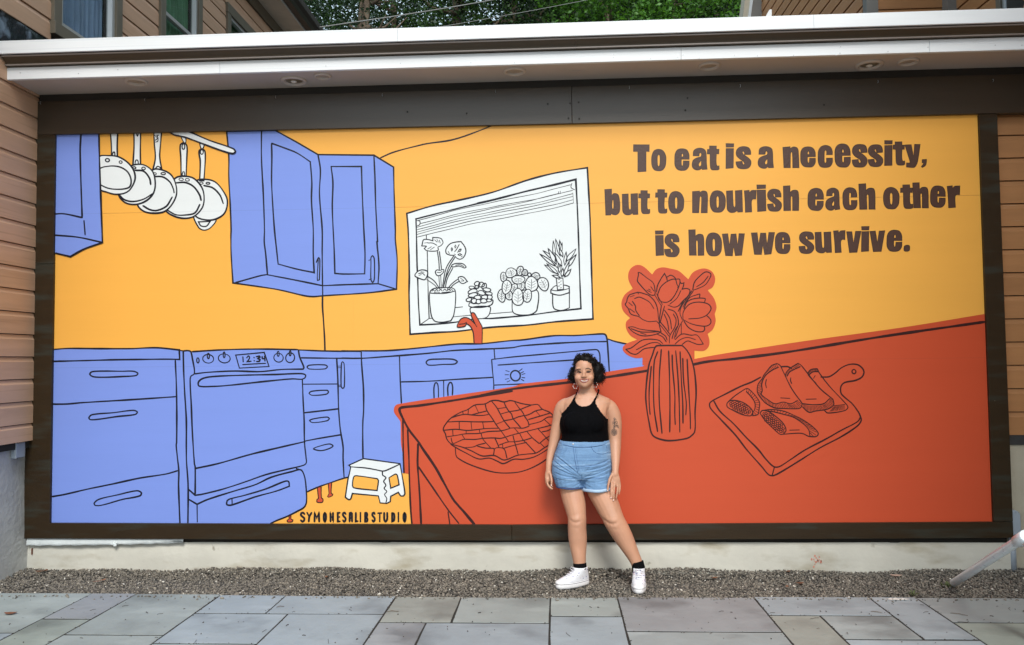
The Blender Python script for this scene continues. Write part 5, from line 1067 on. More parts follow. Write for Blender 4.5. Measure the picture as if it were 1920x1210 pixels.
# cuffs: ring bands round each leg end
def cuff(cx, cy, Y, hw, hgt, m, tilt, sag, rd=.98, grow=1.02):
    c = at(cx, cy, Y); V = []; n = 56; R = hw*PXM(Y)
    for j, (k, dz) in enumerate(((.96, hgt), (1.0, hgt), (1.018, hgt*.5), (1.012, 0), (.96, 0))):
        for i in range(n):
            a = 2*math.pi*i/n; x = R*k*grow*math.cos(a); y = R*k*grow*rd*math.sin(a); V.append((c.x+x, c.y+y, c.z+dz+x*tilt-sag*(1-math.cos(2*a))*.5*(1 if math.sin(a) < 0 else 0)+.001*math.sin(5*a)))
    return mesh('cuff', V, [(j*n+i, j*n+(i+1) % n, ((j+1) % 5)*n+(i+1) % n, ((j+1) % 5)*n+i) for j in range(5) for i in range(n)], m, shorts, True)
cuff(1119.6, 918, -.254, 28.0, .021, DEN2, .03, .003, 1.13); cuff(1068.6, 913, -.249, 25.4, .008, DEN3, -.02, .002, 1.13)
# ---- face
dark = mat('lash', (.012, .008, .007), .6, .1); brow = mat('brow', (.045, .026, .02), .8, .2, 80); lipm = mat('lip', srgb(170, 88, 80), .4, .06, 60); teeth = mat('teeth', (.34, .27, .24), .3, .02); white_e = mat('eye_white', (.06, .038, .03), .3, .03); iris = mat('iris', (.05, .028, .018), .25, .1)
def patch(name, P, m, off, par, closed=True):
    """small surface element laid on the skin, outlined by points round its middle"""
    pl = smooth([(x, y, c) for x, y, c in parse(P)], True, .6); t = tessellate_polygon([[Vector((x, y, 0)) for x, y in pl]])
    V = [surf(x, y, off) for x, y in pl]; return mesh(name, V, [tuple(f) for f in t], m, par)
patch('eye', '1081.8,698.6! 1084.5,696.9 1087.6,697.0 1090.4,699.0! 1087.5,699.9 1084.3,699.9', white_e, .0008, body); patch('eye', '1099.2,698.6! 1101.6,696.5 1104.8,696.3 1107.8,697.6! 1105,699.2 1102,699.4', white_e, .0008, body)
for x, y in ((1086.1, 698.3), (1103.4, 697.9)): MB().ball(surf(x, y, .0008), .0048, 12, 8, (1, .35, .95)).build('iris', iris, body, True)
def strip(name, pts, r, m, off=.001, par=None, n=6): return MB().tube([surf(x, y, off) for x, y in smooth([(x, y, False) for x, y, *_ in parse(pts)], False, .7)], r, n).build(name, m, par or body, True)
strip('eyelash', '1081.4,698.6 1084.4,696.7 1087.6,696.8 1090.4,698.6', .0017, dark); strip('eyelash', '1099.1,698.3 1101.6,696.3 1104.8,696.1 1108.2,697.4', .0017, dark)
strip('eyelash', '1082.2,699.4 1084.6,700.2 1087.6,700.2 1089.8,699.4', .0007, lipm); strip('eyelash', '1099.8,699.2 1102,699.8 1105,699.6 1107.4,698.4', .0007, lipm)
strip('eyebrow', '1080.4,694.6 1082.6,692.6 1085.8,692 1088.8,692.8', .0024, brow); strip('eyebrow', '1097.8,692.2 1101,690.8 1104.6,691 1108.6,694', .0024, brow)
patch('teeth', '1088.4,712.2! 1092,712.6 1095.5,712.7 1099,712.3 1102.8,711.6! 1101.0,714.9 1098,715.7 1094.8,715.9 1091,714.9', teeth, .0034, body)
strip('lip', '1087.0,711.6 1090.6,711.9 1093.6,711.5 1095.3,711.9 1097,711.3 1100.4,711.5 1104.0,711', .0026, lipm, .0028); strip('lip', '1087.4,712.2 1089.8,715 1093,716.9 1096,717.2 1099.6,716 1102.4,713.6 1103.8,711.6', .0030, lipm, .0026)
for P_ in ('1086.6,711.6 1087.0,712.8 1087.6,713.8', '1104.4,711 1104.2,712.2 1103.4,713.4'): strip('mouth_corner', P_, .0009, mat('mouth_shadow', srgb(110, 60, 50), .6, .1), .0006)
for x in (1092.9, 1096.9): MB().ball(surf(x, 707.9, .0004), .0024, 8, 6, (1.3, .5, .6)).build('nostril_shade', mat('nostril_shade', srgb(84, 44, 34), .7, .1), body, True)  # dark beads paint the shading of the nostrils
# fingernails
nail = mat('nail', srgb(238, 205, 196), .3, .03)
for x, y in ((1139.6, 920), (1145.6, 933.5), (1150.4, 938), (1033.8, 910.5)): MB().ball(surf(x, y, .0004), .0048, 8, 6, (.9, .35, 1.2)).build('fingernail', nail, body, True)
# tattoo on the upper arm: leafy sprig over a round pine cone
ink = mat('tattoo_ink', srgb(48, 52, 54), .6, .15, 60); tb = MB()
def inkline(P): tb.tube([surf(x, y, .0004) for x, y in P], .0016, 4)
for k in range(7):
    a = -7+k*2.4; inkline([(1151.6+.9*math.cos(t*.5)*5*math.sin(math.radians(180*(k+.5)/7))*(1 if True else 0), 805+k*1.75+.5*math.sin(t*1.2)) for t in range(0, 7)])
inkline([(1151.6+5.4*math.cos(t*math.pi/8), 810.5+6.4*math.sin(t*math.pi/8)) for t in range(17)])
for k in range(5): inkline([(1147.8+k*2, 805.5+abs(k-2)), (1148.6+k*1.6, 810), (1149+k*1.5, 815.5-abs(k-2)*.6)])
for cx, cy in ((1151, 801), (1154.5, 799.5), (1150.5, 796), (1153.5, 794), (1157, 796.5), (1158.6, 800), (1151, 790.5), (1154, 788), (1156, 792), (1152, 785.5), (1149.8, 793)):
    inkline([(cx+1.7*math.cos(t*math.pi/3+cx), cy+1.9*math.sin(t*math.pi/3+cx)) for t in range(7)])
inkline([(1151, 804), (1152, 798), (1153, 791), (1152.5, 784)]); inkline([(1153, 800), (1156, 797), (1159.5, 801.5), (1160.5, 803.5)])
tb.build('tattoo', ink, body)
# ---- hair: dark mass behind the face, then loose curls
HM = mat('dark_hair', (.0050, .0042, .0044), .5, .3, 60, .2, 200, world=True, spec=.2)
hb = MB()
def hball(px, py, Y, r, sx=1, sy=1, sz=1): hb.ball(at(px, py, Y), r, 16, 12, (sx, sy, sz))
hball(1097, 690, HY+.028, .088, 1., 1.0, 1.02); hball(1099, 702, HY+.05, .088, 1.1, .8, 1.15); hball(1120, 695, HY+.01, .048, .9, 1, 1.3); hball(1123, 707, HY+.005, .043, .95, 1, 1.05); hball(1115.5, 712.5, HY+.02, .036, .8, 1, 1)
hball(1075.5, 699, HY+.02, .028, .8, 1, 1.5); hball(1073, 708, HY+.02, .027, .95, 1, 1.2); hball(1109, 681, HY-.018, .038, 1, 1, .8); hball(1086.5, 678.5, HY-.012, .034, 1.1, 1, .7); hball(1098, 674, HY-.02, .050, 1.25, 1, .62); hball(1085, 677, HY-.01, .034, 1.15, 1, .8); hball(1108, 677, HY-.01, .038, 1.1, 1, .8); hball(1094, 671.5, HY+.01, .04, 1.2, 1.2, .6); hball(1115.5, 689, HY-.012, .024, .8, 1, 1.3); hball(1079.5, 688, HY+.0, .020, .6, 1, 1.6)
ho, HC, HN, HF = remesh('hair', hb, HM, WO, .005, 4)
hv = BVHTree.FromPolygons([Vector(c) for c in HC], HF)
cb = MB()
def curl(root, tip, amp, turns, r=.0029, n=20):
    d = tip-root; a = d.cross(Vector((.2, 1, .1))).normalized(); b_ = d.cross(a).normalized(); ph = random.uniform(0, 6.3); pts = []; rr = []
    for i in range(n):
        t = i/(n-1); k = amp*(.35+.65*t); w = ph+turns*6.283*t; pts.append(root+d*t+a*(k*math.cos(w))+b_*(k*math.sin(w))+Vector((0, 0, .012*math.sin(t*math.pi)))); rr.append(r*(1-.6*t))
    cb.tube(pts, rr, 4, False)
nH = len(HC)
for k in range(620):
    i = random.randrange(nH); p = Vector(HC[i]); nn = Vector(HN[i])
    if p.y > HY+.06: continue
    L = random.uniform(.012, .034); low = p.z < at(1097, 695, HY).z
    d = (nn*.55+Vector((random.uniform(-.3, .3), random.uniform(-.2, .1), -.9 if not low else -.7))).normalized()
    px = (p.x-at(1095.6, 700, HY).x)
    if abs(px) < .05 and p.z < at(1095, 679, HY).z: continue       # keep the face clear
    if p.z > at(1095, 684, HY).z and abs(px) < .055: d = (Vector((math.copysign(1, px+.012)*.9, -.05, .06))+nn*.3).normalized(); L *= .7
    curl(p-nn*.003, p+d*L, random.uniform(.003, .0065), random.uniform(1, 2.2))
# hairline sweep and the loose curls at the sides
for k in range(60):
    t = random.random(); x = 1090-14*t if random.random() < .4 else 1090+23*t; y = 675.5+ (abs(x-1092)/20)**2*14
    p = surf(x, y-1, .003); e = surf(x+(2.5 if x > 1090 else -2), y+random.uniform(3, 8), .004) if abs(x-1095) > 12 else surf(x+(4 if x > 1090 else -4), y+random.uniform(.2, 1.6), .004)
    curl(p, e, .0022, 1.1, .002, 12)
for (x0, y0, x1, y1, n_) in ((1076, 700, 1065, 706, 12), (1075, 705, 1066, 714, 12), (1076, 708, 1074, 719, 10), (1077, 694, 1069, 700, 8), (1128, 690, 1135, 699, 10), (1127, 700, 1134, 712, 12), (1122, 712, 1127, 719, 12), (1115, 716, 1117, 722, 10), (1090, 672, 1094, 666.5, 6), (1102, 672, 1110, 669, 8), (1118, 682, 1127, 686, 8)):
    for _ in range(n_): curl(at(x0+random.uniform(-2, 2), y0+random.uniform(-3, 3), HY+random.uniform(-.03, .03)), at(x1+random.uniform(-2, 1.5), y1+random.uniform(-3, 2), HY+random.uniform(-.035, .03)), random.uniform(.005, .009), random.uniform(.9, 1.8), .0024)
cb.build('curls', HM, ho, True)
# earrings: beaded hoops
bw, br = mat('bead_white', (.75, .72, .68), .25, .03), mat('bead_red', (.55, .09, .04), .25, .05)
for cx, cy, hy in ((1078.6, 724.4, -.235), (1116, 721.8, -.23)):
    er = bpy.data.objects.new('earring', None); COL.objects.link(er); er.parent = WO
    cc = at(cx, cy, hy); R = .019
    MB().tube([(cc.x+R*.85*math.sin(a*math.pi/9), cc.y+.004*math.sin(a), cc.z+R*math.cos(a*math.pi/9)) for a in range(19)], .0012, 6).build('hoop', M['bolt'], er, True)
    for k in range(12):
        a = 2*math.pi*k/12; MB().ball((cc.x+R*.85*math.sin(a), cc.y, cc.z+R*math.cos(a)), .0038, 8, 6).build('bead', bw if k % 2 else br, er, True)
# ---- socks and sneakers
SOCK = mat('black_sock', (.004, .004, .005), .95, .1, 80, spec=.1)
def sock(path):
    P = [at(a[0], a[1], a[2]) for a in path]; MB().tube(P, [a[3]*PXM(a[2]) for a in path], 22).build('sock', SOCK, WO, True)
sock([(1086.9, 1056, -.344, 12.4), (1087.4, 1062, -.347, 12.3), (1088, 1067, -.349, 12.2), (1088, 1070, -.35, 10)]); sock([(1194.6, 1053.5, -.353, 11.8), (1196, 1059, -.356, 11.8), (1197.4, 1066, -.36, 12), (1198, 1073, -.362, 12)])
CAN = mat('white_canvas', (.74, .75, .80), .7, .04, 60, .2, 300, spots=[((.16, .14, .38), 46, .685, .02, (1, 1, 1)), ((.50, .22, .22), 60, .715, .02, (1, 1, 1))]); RUB = mat('white_rubber', (.78, .78, .80), .45, .04, 30); LINE = mat('sole_line', (.05, .05, .09), .5, .1); LACE = mat('lace', (.76, .77, .82), .7, .05)
def shoe(heel, toe, label, zoff, top_c, top_r):
    heel = Vector((heel[0], heel[1], 0)); toe = Vector((toe[0], toe[1], 0)); d = toe-heel; L = d.length; d.normalize(); s = Vector((-d.y, d.x, 0)); n = 40
    def foot(k, w=1, front=1, back=0):
        out = []
        for i in range(n):
            a = 2*math.pi*i/n; u = .5-.5*math.cos(a); v = math.sin(a)      # u from heel 0 to toe 1
            wid = (.036+.016*math.sin(min(1, u*1.15)*math.pi*.62)**1.2)*w
            sg = abs(v)**.75*(1 if v > 0 else -1)
            out.append((u, sg*wid))
        return out
    R = bpy.data.objects.new('sneaker', None); COL.objects.link(R); R.parent = WO
    def ring(z, w, u0, u1, pull=None, t=0):
        V = []
        for (u, v) in foot(0, w):
            uu = u0+(u1-u0)*u; p = heel+d*(uu*L)+s*v; p.z = z+zoff
            if pull is not None: p = p*(1-t)+(Vector((pull[0].x, pull[0].y, z+zoff))+d*((u-.5)*2*pull[1])+s*(v/.052*pull[1]))*t
            V.append(tuple(p))
        return V
    def stack(rs, name, m, cap=True):
        V = [p for r in rs for p in r]; k = len(rs); F = [(j*n+i, j*n+(i+1) % n, (j+1)*n+(i+1) % n, (j+1)*n+i) for j in range(k-1) for i in range(n)]
        if cap: F += [tuple(range(n-1, -1, -1)), tuple((k-1)*n+i for i in range(n))]
        return mesh(name, V, F, m, R, True)
    stack([ring(-.012, .98, 0, 1), ring(.0, 1.02, -.01, 1.01), ring(.024, 1.02, -.01, 1.01), ring(.026, .99, 0, .995)], 'sole', RUB)
    stack([ring(.0195, 1.032, -.014, 1.014), ring(.0225, 1.032, -.014, 1.014)], 'sole_line', LINE, False)
    tc = Vector(top_c); h = tc.z-zoff
    up = stack([ring(.02, .97, .0, .99), ring(.034, .96, .0, .97), ring(.047, .92, .0, .93, (tc, top_r), .06), ring(.060, .88, .0, .84, (tc, top_r), .22), ring(h*.68, .86, .0, .70, (tc, top_r), .52), ring(h*.82, .8, .0, .6, (tc, top_r), .8), ring(h, .8, .0, .5, (tc, top_r*1.04), 1)], 'canvas_upper', CAN)
    c = heel+d*(L*.86)+Vector((0, 0, .026+zoff)); MB().ball(c, .040, 18, 10, (1.05, 1.05, .55)).build('toe_cap', RUB, R, True)
    for k in range(6):
        t = k/5; p = (heel+d*(L*.74)).lerp(tc+d*top_r, t); p.z = .056+zoff+(h-.060)*t*.98; p += d*(.004*math.sin(t*math.pi)); w = .017+.004*math.sin(t*3)
        MB().tube([p+s*w-Vector((0, 0, .004)), p+Vector((0, 0, .005))+d*.004, p-s*w-Vector((0, 0, .004))], .0028, 6).build('lace', LACE, R, True)
    for q_ in (-1, 1):
        p = tc+d*(top_r*1.1); p.z = zoff+h-.006
        MB().tube([p, p+s*q_*.018+d*.012+Vector((0, 0, .012)), p+s*q_*.030+d*.014-Vector((0, 0, .004)), p+s*q_*.012+d*.008-Vector((0, 0, .008))], .0022, 6).build('lace', LACE, R, True)
    return R
GZ = -.018
a = at(1088, 1063, -.352); tcl = Vector((a.x+.002, a.y-.004, a.z)); b_ = at(1198, 1064, -.362)
shoe((at(1103.5, 1085, -.335).x, -.318), (at(1043.5, 1093, -.45).x, -.452), 'l', GZ+.012, tcl, 13.4*PXM(-.35))
shoe((at(1198, 1085, -.32).x, -.318), (at(1197.5, 1105, -.57).x, -.572), 'r', GZ+.012, Vector((b_.x, b_.y-.004, b_.z)), 13.2*PXM(-.36))

# printed sprigs and eyelets on the sneakers: found on the finished canvas
PR = [mat('print_violet', (.10, .09, .30), .7, .2, 60), mat('print_rose', (.50, .20, .22), .7, .2, 60), mat('eyelet', (.06, .06, .08), .4, .1)]
dgx = bpy.context.evaluated_depsgraph_get()
for ups in [o for o in bpy.data.objects if o.name.startswith('canvas_upper')]:
    off = _wl(ups); VV = [v.co+off for v in ups.data.vertices]; tr = BVHTree.FromPolygons(VV, [tuple(p.vertices) for p in ups.data.polygons])
    lo = Vector((min(v.x for v in VV), 0, min(v.z for v in VV))); hi = Vector((max(v.x for v in VV), 0, max(v.z for v in VV)))
    for q_ in range(3):
        b = MB()
        for k in range((20, 14, 10)[q_]):
            x = random.uniform(lo.x, hi.x); z = random.uniform(lo.z+.02, hi.z); o_ = Vector((x, -1.2, z)); h = tr.ray_cast(o_, (Vector((x, -.4, z))-o_).normalized())
            if h[0] is None: continue
            b.ball(h[0], (.0038, .0032, .0022)[q_]*random.uniform(.6, 1.2), 7, 5, (1.2, .25, .9))
        if b.V: b.build(('printed_flower', 'printed_flower', 'eyelet')[q_], PR[q_], ups)
# ------------------------------------------------------------- small things near the wall
p0 = unproj(1789, 1084, 2, .012); tip = Vector((at(1788, 1083, -.42).x, -.42, .022)); col = at(1912, 1013, -1.62)
PI_ = thing('metal_pipe', 'long galvanised steel pipe slanting down onto the gravel at the right edge', 'pipe', tuple(tip))
d = (col-tip).normalized(); R_ = .026
b = MB(); n = 28; s1 = d.cross(Vector((0, 0, 1))).normalized(); s2 = d.cross(s1)
V = []
for k, (q_, r) in enumerate(((tip, R_-.003), (tip, R_-.0006), (tip+d*.002, R_), (tip+d*.01, R_), (tip+d*.5, R_), (col+d*.02, R_))):
    for i in range(n): a = 2*math.pi*i/n; V.append(q_+s1*(r*math.cos(a))+s2*(r*math.sin(a)))
V += [tip+d*.25+s1*((R_-.003)*math.cos(2*math.pi*i/n))+s2*((R_-.003)*math.sin(2*math.pi*i/n)) for i in range(n)]
b.add(V, [(k*n+i, k*n+(i+1) % n, (k+1)*n+(i+1) % n, (k+1)*n+i) for k in range(5) for i in range(n)]+[((i+1) % n, 6*n+(i+1) % n, 6*n+i, i) for i in range(n)])
b.build('tube', M['galv'], PI_, True)
MB().tube([tip+d*.24, tip+d*.241], R_-.003, 20).build('dark_bore', M['inside'], PI_)
MB().tube([col-d*.035, col-d*.033, col+d*.10, col+d*.103], [R_+.002, R_+.007, R_+.007, R_+.002], 28).build('collar', M['galv'], PI_, True)
GP = thing('gate_post', 'short grey metal post at the right edge holding the slanting pipe', 'post', (col.x+.13, col.y, 0))
bev(MB().box(col.x+.085, col.x+.145, col.y-.03, col.y+.03, -.03, col.z-.17).build('post', M['bluegrey'], GP), .004)
b = MB(); e = col+d*.07
b.tube([e-Vector((0, 0, .03)), e+Vector((.03, 0, -.11)), e+Vector((.05, 0, -.20))], .011, 12); b.build('bracket', M['galv'], GP, True)
for k, (dx, dz) in enumerate(((.0, -.036), (.012, -.150))):
    c = e+Vector((dx-.01, -.022, dz)); MB().tube([c, c+Vector((0, -.012, 0))], .012, 6).build('bolt_head', M['bolt'], GP); MB().tube([c+Vector((0, -.012, 0)), c+Vector((0, -.026, 0))], .0055, 8).build('bolt_shank', M['bolt'], GP)
b = MB().box(col.x+.045, col.x+.15, col.y-.018, col.y+.018, e.z-.185, e.z-.165); b.build('clamp_plate', M['galv'], GP)
# electrical box and conduit beside the frame
c0, c1 = at(1893.5, 1004, -.01), at(1912, 958, -.01)
CB = thing('conduit_box', 'blue grey electrical box with rounded ends on a conduit right of the mural frame', 'electrical box', ((c0.x+c1.x)/2, .03, 0))
def capsule(x0, x1, z0, z1, y0, y1, n=10):
    r = (x1-x0)/2; cx = (x0+x1)/2; P = []
    for k in range(n+1): a = math.pi*k/n; P.append((cx+r*math.cos(a), z1-r+r*math.sin(a)))
    for k in range(n+1): a = math.pi+math.pi*k/n; P.append((cx+r*math.cos(a), z0+r+r*math.sin(a)))
    return MB().prism([(0, 0)], 0, 0, 0) if False else (P, y0, y1)
def capobj(name, x0, x1, z0, z1, y0, y1, m, par):
    P, a, b_ = capsule(x0, x1, z0, z1, y0, y1); n = len(P); V = [(p[0], a, p[1]) for p in P]+[(p[0], b_, p[1]) for p in P]
    return bev(MB().add(V, [tuple(range(n)), tuple(range(2*n-1, n-1, -1))]+[(i, n+i, n+(i+1) % n, (i+1) % n) for i in range(n)]).build(name, m, par), .002)
capobj('box', c0.x-.004, c1.x+.004, c0.z-.004, c1.z+.004, -.012, .046, M['bluegrey'], CB)
capobj('cover', c0.x+.001, c1.x-.001, c0.z+.001, c1.z-.001, -.018, -.0125, M['bluegrey'], CB)
for z in (c0.z+.008, c1.z-.008): MB().tube([((c0.x+c1.x)/2, -.0205, z), ((c0.x+c1.x)/2, -.0175, z)], .0035, 8).build('screw', M['bolt'], CB)
xc = at(1901, 1030, .0).x; MB().tube([(xc, .018, -.05), (xc, .018, c0.z+.004)], .0235, 18).build('conduit', M['bluegrey'], CB, True)
MB().tube([(xc, .018, c0.z-.03), (xc, .018, c0.z-.001)], .028, 18).build('coupling', M['bluegrey'], CB, True)
# junction box on the left wall
jy0, jy1 = -.18, -.05
c0 = at(30, 858, -.15); z0, z1 = at(40, 857, -.1).z, at(40, 829, -.1).z
JB = thing('junction_box', 'small pale grey junction box on the concrete under the left siding', 'electrical box', (-4.13, -.1, z0))
x_out = at(46, 842, -.10).x
bev(MB().box(-4.19, x_out-.004, -.19, -.085, z0, z1).build('box', M['bluegrey'], JB), .004)
bev(MB().box(x_out-.075, x_out, -.198, -.190, z0-.002, z1+.002).build('lid', M['bluegrey'], JB), .002)
for dx in (.008, .066):
    for z in (z0+.010, z1-.010): MB().tube([(x_out-dx, -.201, z), (x_out-dx, -.197, z)], .003, 6).build('screw', M['bolt'], JB)

# leaves and twigs on the ground
def leaf(px, py, z, size, label, ang, curlv=.35, m=None):
    c = unproj(px, py, 2, z); o = MB(); n = 7; V = []; F = []
    ca, sa = math.cos(ang), math.sin(ang)
    for i in range(n+1):
        u = i/n; w = size*.30*math.sin(math.pi*min(1, u*.94+.03))**.8
        for j, v in enumerate((-1, 0, 1)):
            x = (u-.5)*size; y = v*w; zz = size*curlv*((u-.5)**2*1.1+abs(v)*.16*(1-abs(u-.5)))+random.uniform(0, .0015)
            V.append((c.x+x*ca-y*sa, c.y+x*sa+y*ca, z+.003+zz))
    F = [(i*3+j, (i+1)*3+j, (i+1)*3+j+1, i*3+j+1) for i in range(n) for j in (0, 1)]
    o = mesh('fallen_leaf', V, F, m or M['leafd'], None, True)
    tag(o, label, 'leaf', 'dry leaves lying on the gravel and paving')
for a in ((181, 1092, -.014, .055, 'curled red brown leaf on the gravel below the left cabinets', .5), (193, 1089, -.012, .05, 'thin brown leaf touching the red brown leaf on the left gravel', 1.2), (75, 1073, 0, .07, 'brown leaf litter in the corner by the left foundation', .2),
          (86, 1071, 0, .05, 'small orange leaf beside the corner litter at the left wall', 1.9), (612, 1083, -.012, .035, 'dark red brown leaf bit on the gravel below the white stool', 2.2), (1340, 1085, -.012, .05, 'dark curled leaf on the gravel below the cutting board', .3), (1478, 1073, 0, .045, 'brown leaf at the wall foot below the red counter', .9),
          (1500, 1095, -.013, .06, 'tan leaf on the gravel right of the dark curled one', .1), (1476, 1101, -.013, .035, 'small brown leaf left of the tan leaf near the paving', 1.4), (1215, 1070, 0, .05, 'tan leaf behind the woman right sneaker', 2.0), (20, 1152, .001, .08, 'long brown leaf lying on the paving at the far left', .1),
          (1552, 1067, 0, .035, 'dark bits of leaf against the wall right of the red stain', .6)): leaf(*a)
leaf(1680, 1080, -.006, .085, 'pale pinkish leaf on the gravel toward the right', -.12, .1, mat('pale_leaf', srgb(190, 160, 145), .7, .1, 30))
# twigs and specks on the paving: uncountable litter
tw = MB()
for k in range(420):
    x = random.uniform(-4, 3.6); y = random.uniform(-2.4, -.70) if random.random() < .8 else random.uniform(-5, -2.4)
    if abs(y+1.5) > .0 and random.random() < .0: continue
    L = random.choice((.004, .006, .008, .012, .02)) if random.random() < .93 else random.uniform(.03, .07); a = random.uniform(0, 3.14)
    p = Vector((x, y, .003)); q_ = p+Vector((math.cos(a)*L, math.sin(a)*L, random.uniform(0, .003))); mid = (p+q_)/2+Vector((random.uniform(-.15, .15)*L, random.uniform(-.15, .15)*L, .002))
    tw.tube([p, mid, q_], random.uniform(.0009, .0028) if L < .025 else .0012, 4)
for k in range(520):
    a_ = random.choice(SL[:26]); v_ = random.random() < .5; x = random.choice(a_[:2]) if v_ else random.uniform(a_[0], a_[1]); y = random.uniform(a_[2], a_[3]) if v_ else a_[2]
    if -2.5 < y < -.72: tw.ball((x+random.gauss(0, .006), y+random.gauss(0, .006), .001), random.uniform(.0015, .004), 5, 4, (1.2, 1, .6))
o = tw.build('ground_litter', mat('litter', (.045, .035, .026), .9, .5, 60, world=True)); tag(o, 'dark twigs and specks scattered over the stone paving', 'litter', kind='stuff')
for px, py, L, a, lb in ((1645, 1148, .06, 2.6, 'thin dark twig on the paving slab by the right edge'), (1800, 1152, .085, 2.55, 'bent dark twig on the large slab at the right'), (525, 1138, .045, .4, 'short bent twig on the blue slab below the oven'), (735, 1147, .07, .1, 'brown twig on the paving at the slab joint below the stool')):
    c = unproj(px, py, 2, .004); dd_ = Vector((math.cos(a), math.sin(a), 0)); s_ = Vector((-dd_.y, dd_.x, 0))
    o = MB().tube([c-dd_*L/2, c+s_*L*.08+Vector((0, 0, .004)), c+dd_*L/2, c+dd_*L*.62+s_*L*.1], [.0012, .0022, .0018, .0010], 6).build('twig', M['bark'], None, True); tag(o, lb, 'twig', 'twigs on the paving')
# spilled white paint patch on a slab, green weed by the pipe mouth
c = unproj(1682, 1124, 2, .002); V = [(c.x+(.075+.02*math.sin(k*2.1))*math.cos(k*math.pi/12), c.y+(.022+.012*math.sin(k*3.3))*math.sin(k*math.pi/12), .0042) for k in range(24)]
o = mesh('paint_spill', V, [tuple(range(24))], mat('dried_paint', (.75, .75, .72), .6, .1, 60)); tag(o, 'dried white paint spill on a blue slab near the right', 'paint spill')
def weed(px, py, label, n=26, s=.03):
    c = unproj(px, py, 2, -.02); b = MB()
    for k in range(n):
        a = random.uniform(0, 6.28); r = random.uniform(.002, s); h = random.uniform(.01, .035); p = c+Vector((r*math.cos(a)*1.6, r*math.sin(a), .0)); q_ = p+Vector((.015*math.cos(a), .012*math.sin(a), h)); w = Vector((-math.sin(a), math.cos(a), 0))*.005
        b.add([p-w*.3, p+w*.3, q_+w, q_*1-w], [(0, 1, 2, 3)])
    o = b.build('weed', mat('weed_green', (.09, .11, .035), .7, .4, 60, world=True)); tag(o, label, 'plant')
weed(1779, 1102, 'small yellow green weed on the gravel at the mouth of the pipe'); weed(1712, 1117, 'low mossy tuft in the paving joint left of the pipe mouth', 14, .02)
# red paint splash on the foundation
V = []; c = at(1534, 1053, .0); rp = MB()
for k in range(16):
    cx, cz, r = c.x+random.gauss(0, .03), c.z+random.gauss(.0, .02), random.uniform(.003, .008)*(2 if k == 0 else 1); rp.add([(cx+r*math.cos(a*.7854), .0062, cz+r*1.4*math.sin(a*.7854)) for a in range(8)], [tuple(range(8))])
o = rp.build('red_splash', mat('red_splash', srgb(196, 130, 112), .8, .1, 50), [x for x in LW.children if x.name.startswith('foundation')][0])

# ------------------------------------------------------------- wires, trees and wooded hill behind
def wire(a, b, r, lb):
    P = []; 
    for k in range(25): t = k/24; p = a.lerp(b, t); P.append((p.x, p.y, p.z-.25*math.sin(math.pi*t)*.3))
    o = MB().tube(P, r, 6).build('overhead_wire', mat('wire', (.20, .20, .19), .6, .1), None, True); tag(o, lb, 'wire', 'overhead wires in front of the trees')
w0, w1 = at(588, 53, 7.0), at(885, 0, 9.0); wire(w0, w1+(w1-w0)*1.2, .010, 'thicker pale overhead wire rising from the left eave')
w0, w1 = at(850, 40, 9.5), at(1075, 0, 11.5); wire(w0-(w1-w0)*1.3, w1+(w1-w0)*1.1, .006, 'thinner overhead wire lower and to the right across the trees')
# hill
V = []; nx, ny = 40, 20
for i in range(nx+1):
    for j in range(ny+1):
        x = -50+100*i/nx; y = 26+40*j/ny; k = 1/(1+math.exp(-(x-1)/2.2)); z = (2.0+9*k)*(j/ny*4.4)**.9+.8*math.sin(x*.7)*math.sin(y*.5)-.2
        V.append((x, y, z))
tag(mesh('wooded_hillside', V, [(i*(ny+1)+j, (i+1)*(ny+1)+j, (i+1)*(ny+1)+j+1, i*(ny+1)+j+1) for i in range(nx) for j in range(ny)], mat('hill_earth', (.018, .03, .014), .95, .5, 1.2), None, True), kind='structure')
def leaves(C, n_per, spread, size, flat=.7):
    """C: clump centres (k,3). returns verts, faces of little bent leaf quads"""
    k = len(C); N = k*n_per; c = np.repeat(C, n_per, 0)+rng.normal(0, 1, (N, 3))*spread*np.array([1, 1, flat])
    a = rng.uniform(0, 2*np.pi, N); t = rng.uniform(-.9, .9, N); u = np.stack([np.cos(a)*np.cos(t), np.sin(a)*np.cos(t), np.sin(t)], 1)
    w = np.cross(u, rng.normal(0, 1, (N, 3))+np.array([0, 0, 1.6])); w /= np.linalg.norm(w, axis=1)[:, None]+1e-9
    L = (size*rng.uniform(.6, 1.3, N))[:, None]; Wd = L*.34
    V = np.stack([c-u*L*.5, c+w*Wd+u*L*.02, c+u*L*.5, c-w*Wd+u*L*.02], 1).reshape(-1, 3); F = np.arange(4*N).reshape(-1, 4)
    return V, F
def npmesh(name, V, F, m, parent=None):
    off = np.array(_wl(parent)) if parent is not None else np.zeros(3); me = bpy.data.meshes.new(name); V = V-off
    me.vertices.add(len(V)); me.vertices.foreach_set('co', V.ravel()); me.loops.add(F.size); me.loops.foreach_set('vertex_index', F.ravel().astype(np.int32)); me.polygons.add(len(F)); me.polygons.foreach_set('loop_start', np.arange(0, F.size, F.shape[1], dtype=np.int32))
    for k in (m if isinstance(m, list) else [m]): me.materials.append(k)
    if isinstance(m, list): me.polygons.foreach_set('material_index', rng.choice(len(m), len(F), p=[.62, .38][:len(m)]).astype(np.int32))
    me.update(); o = bpy.data.objects.new(name, me); COL.objects.link(o); o.parent = parent; return o
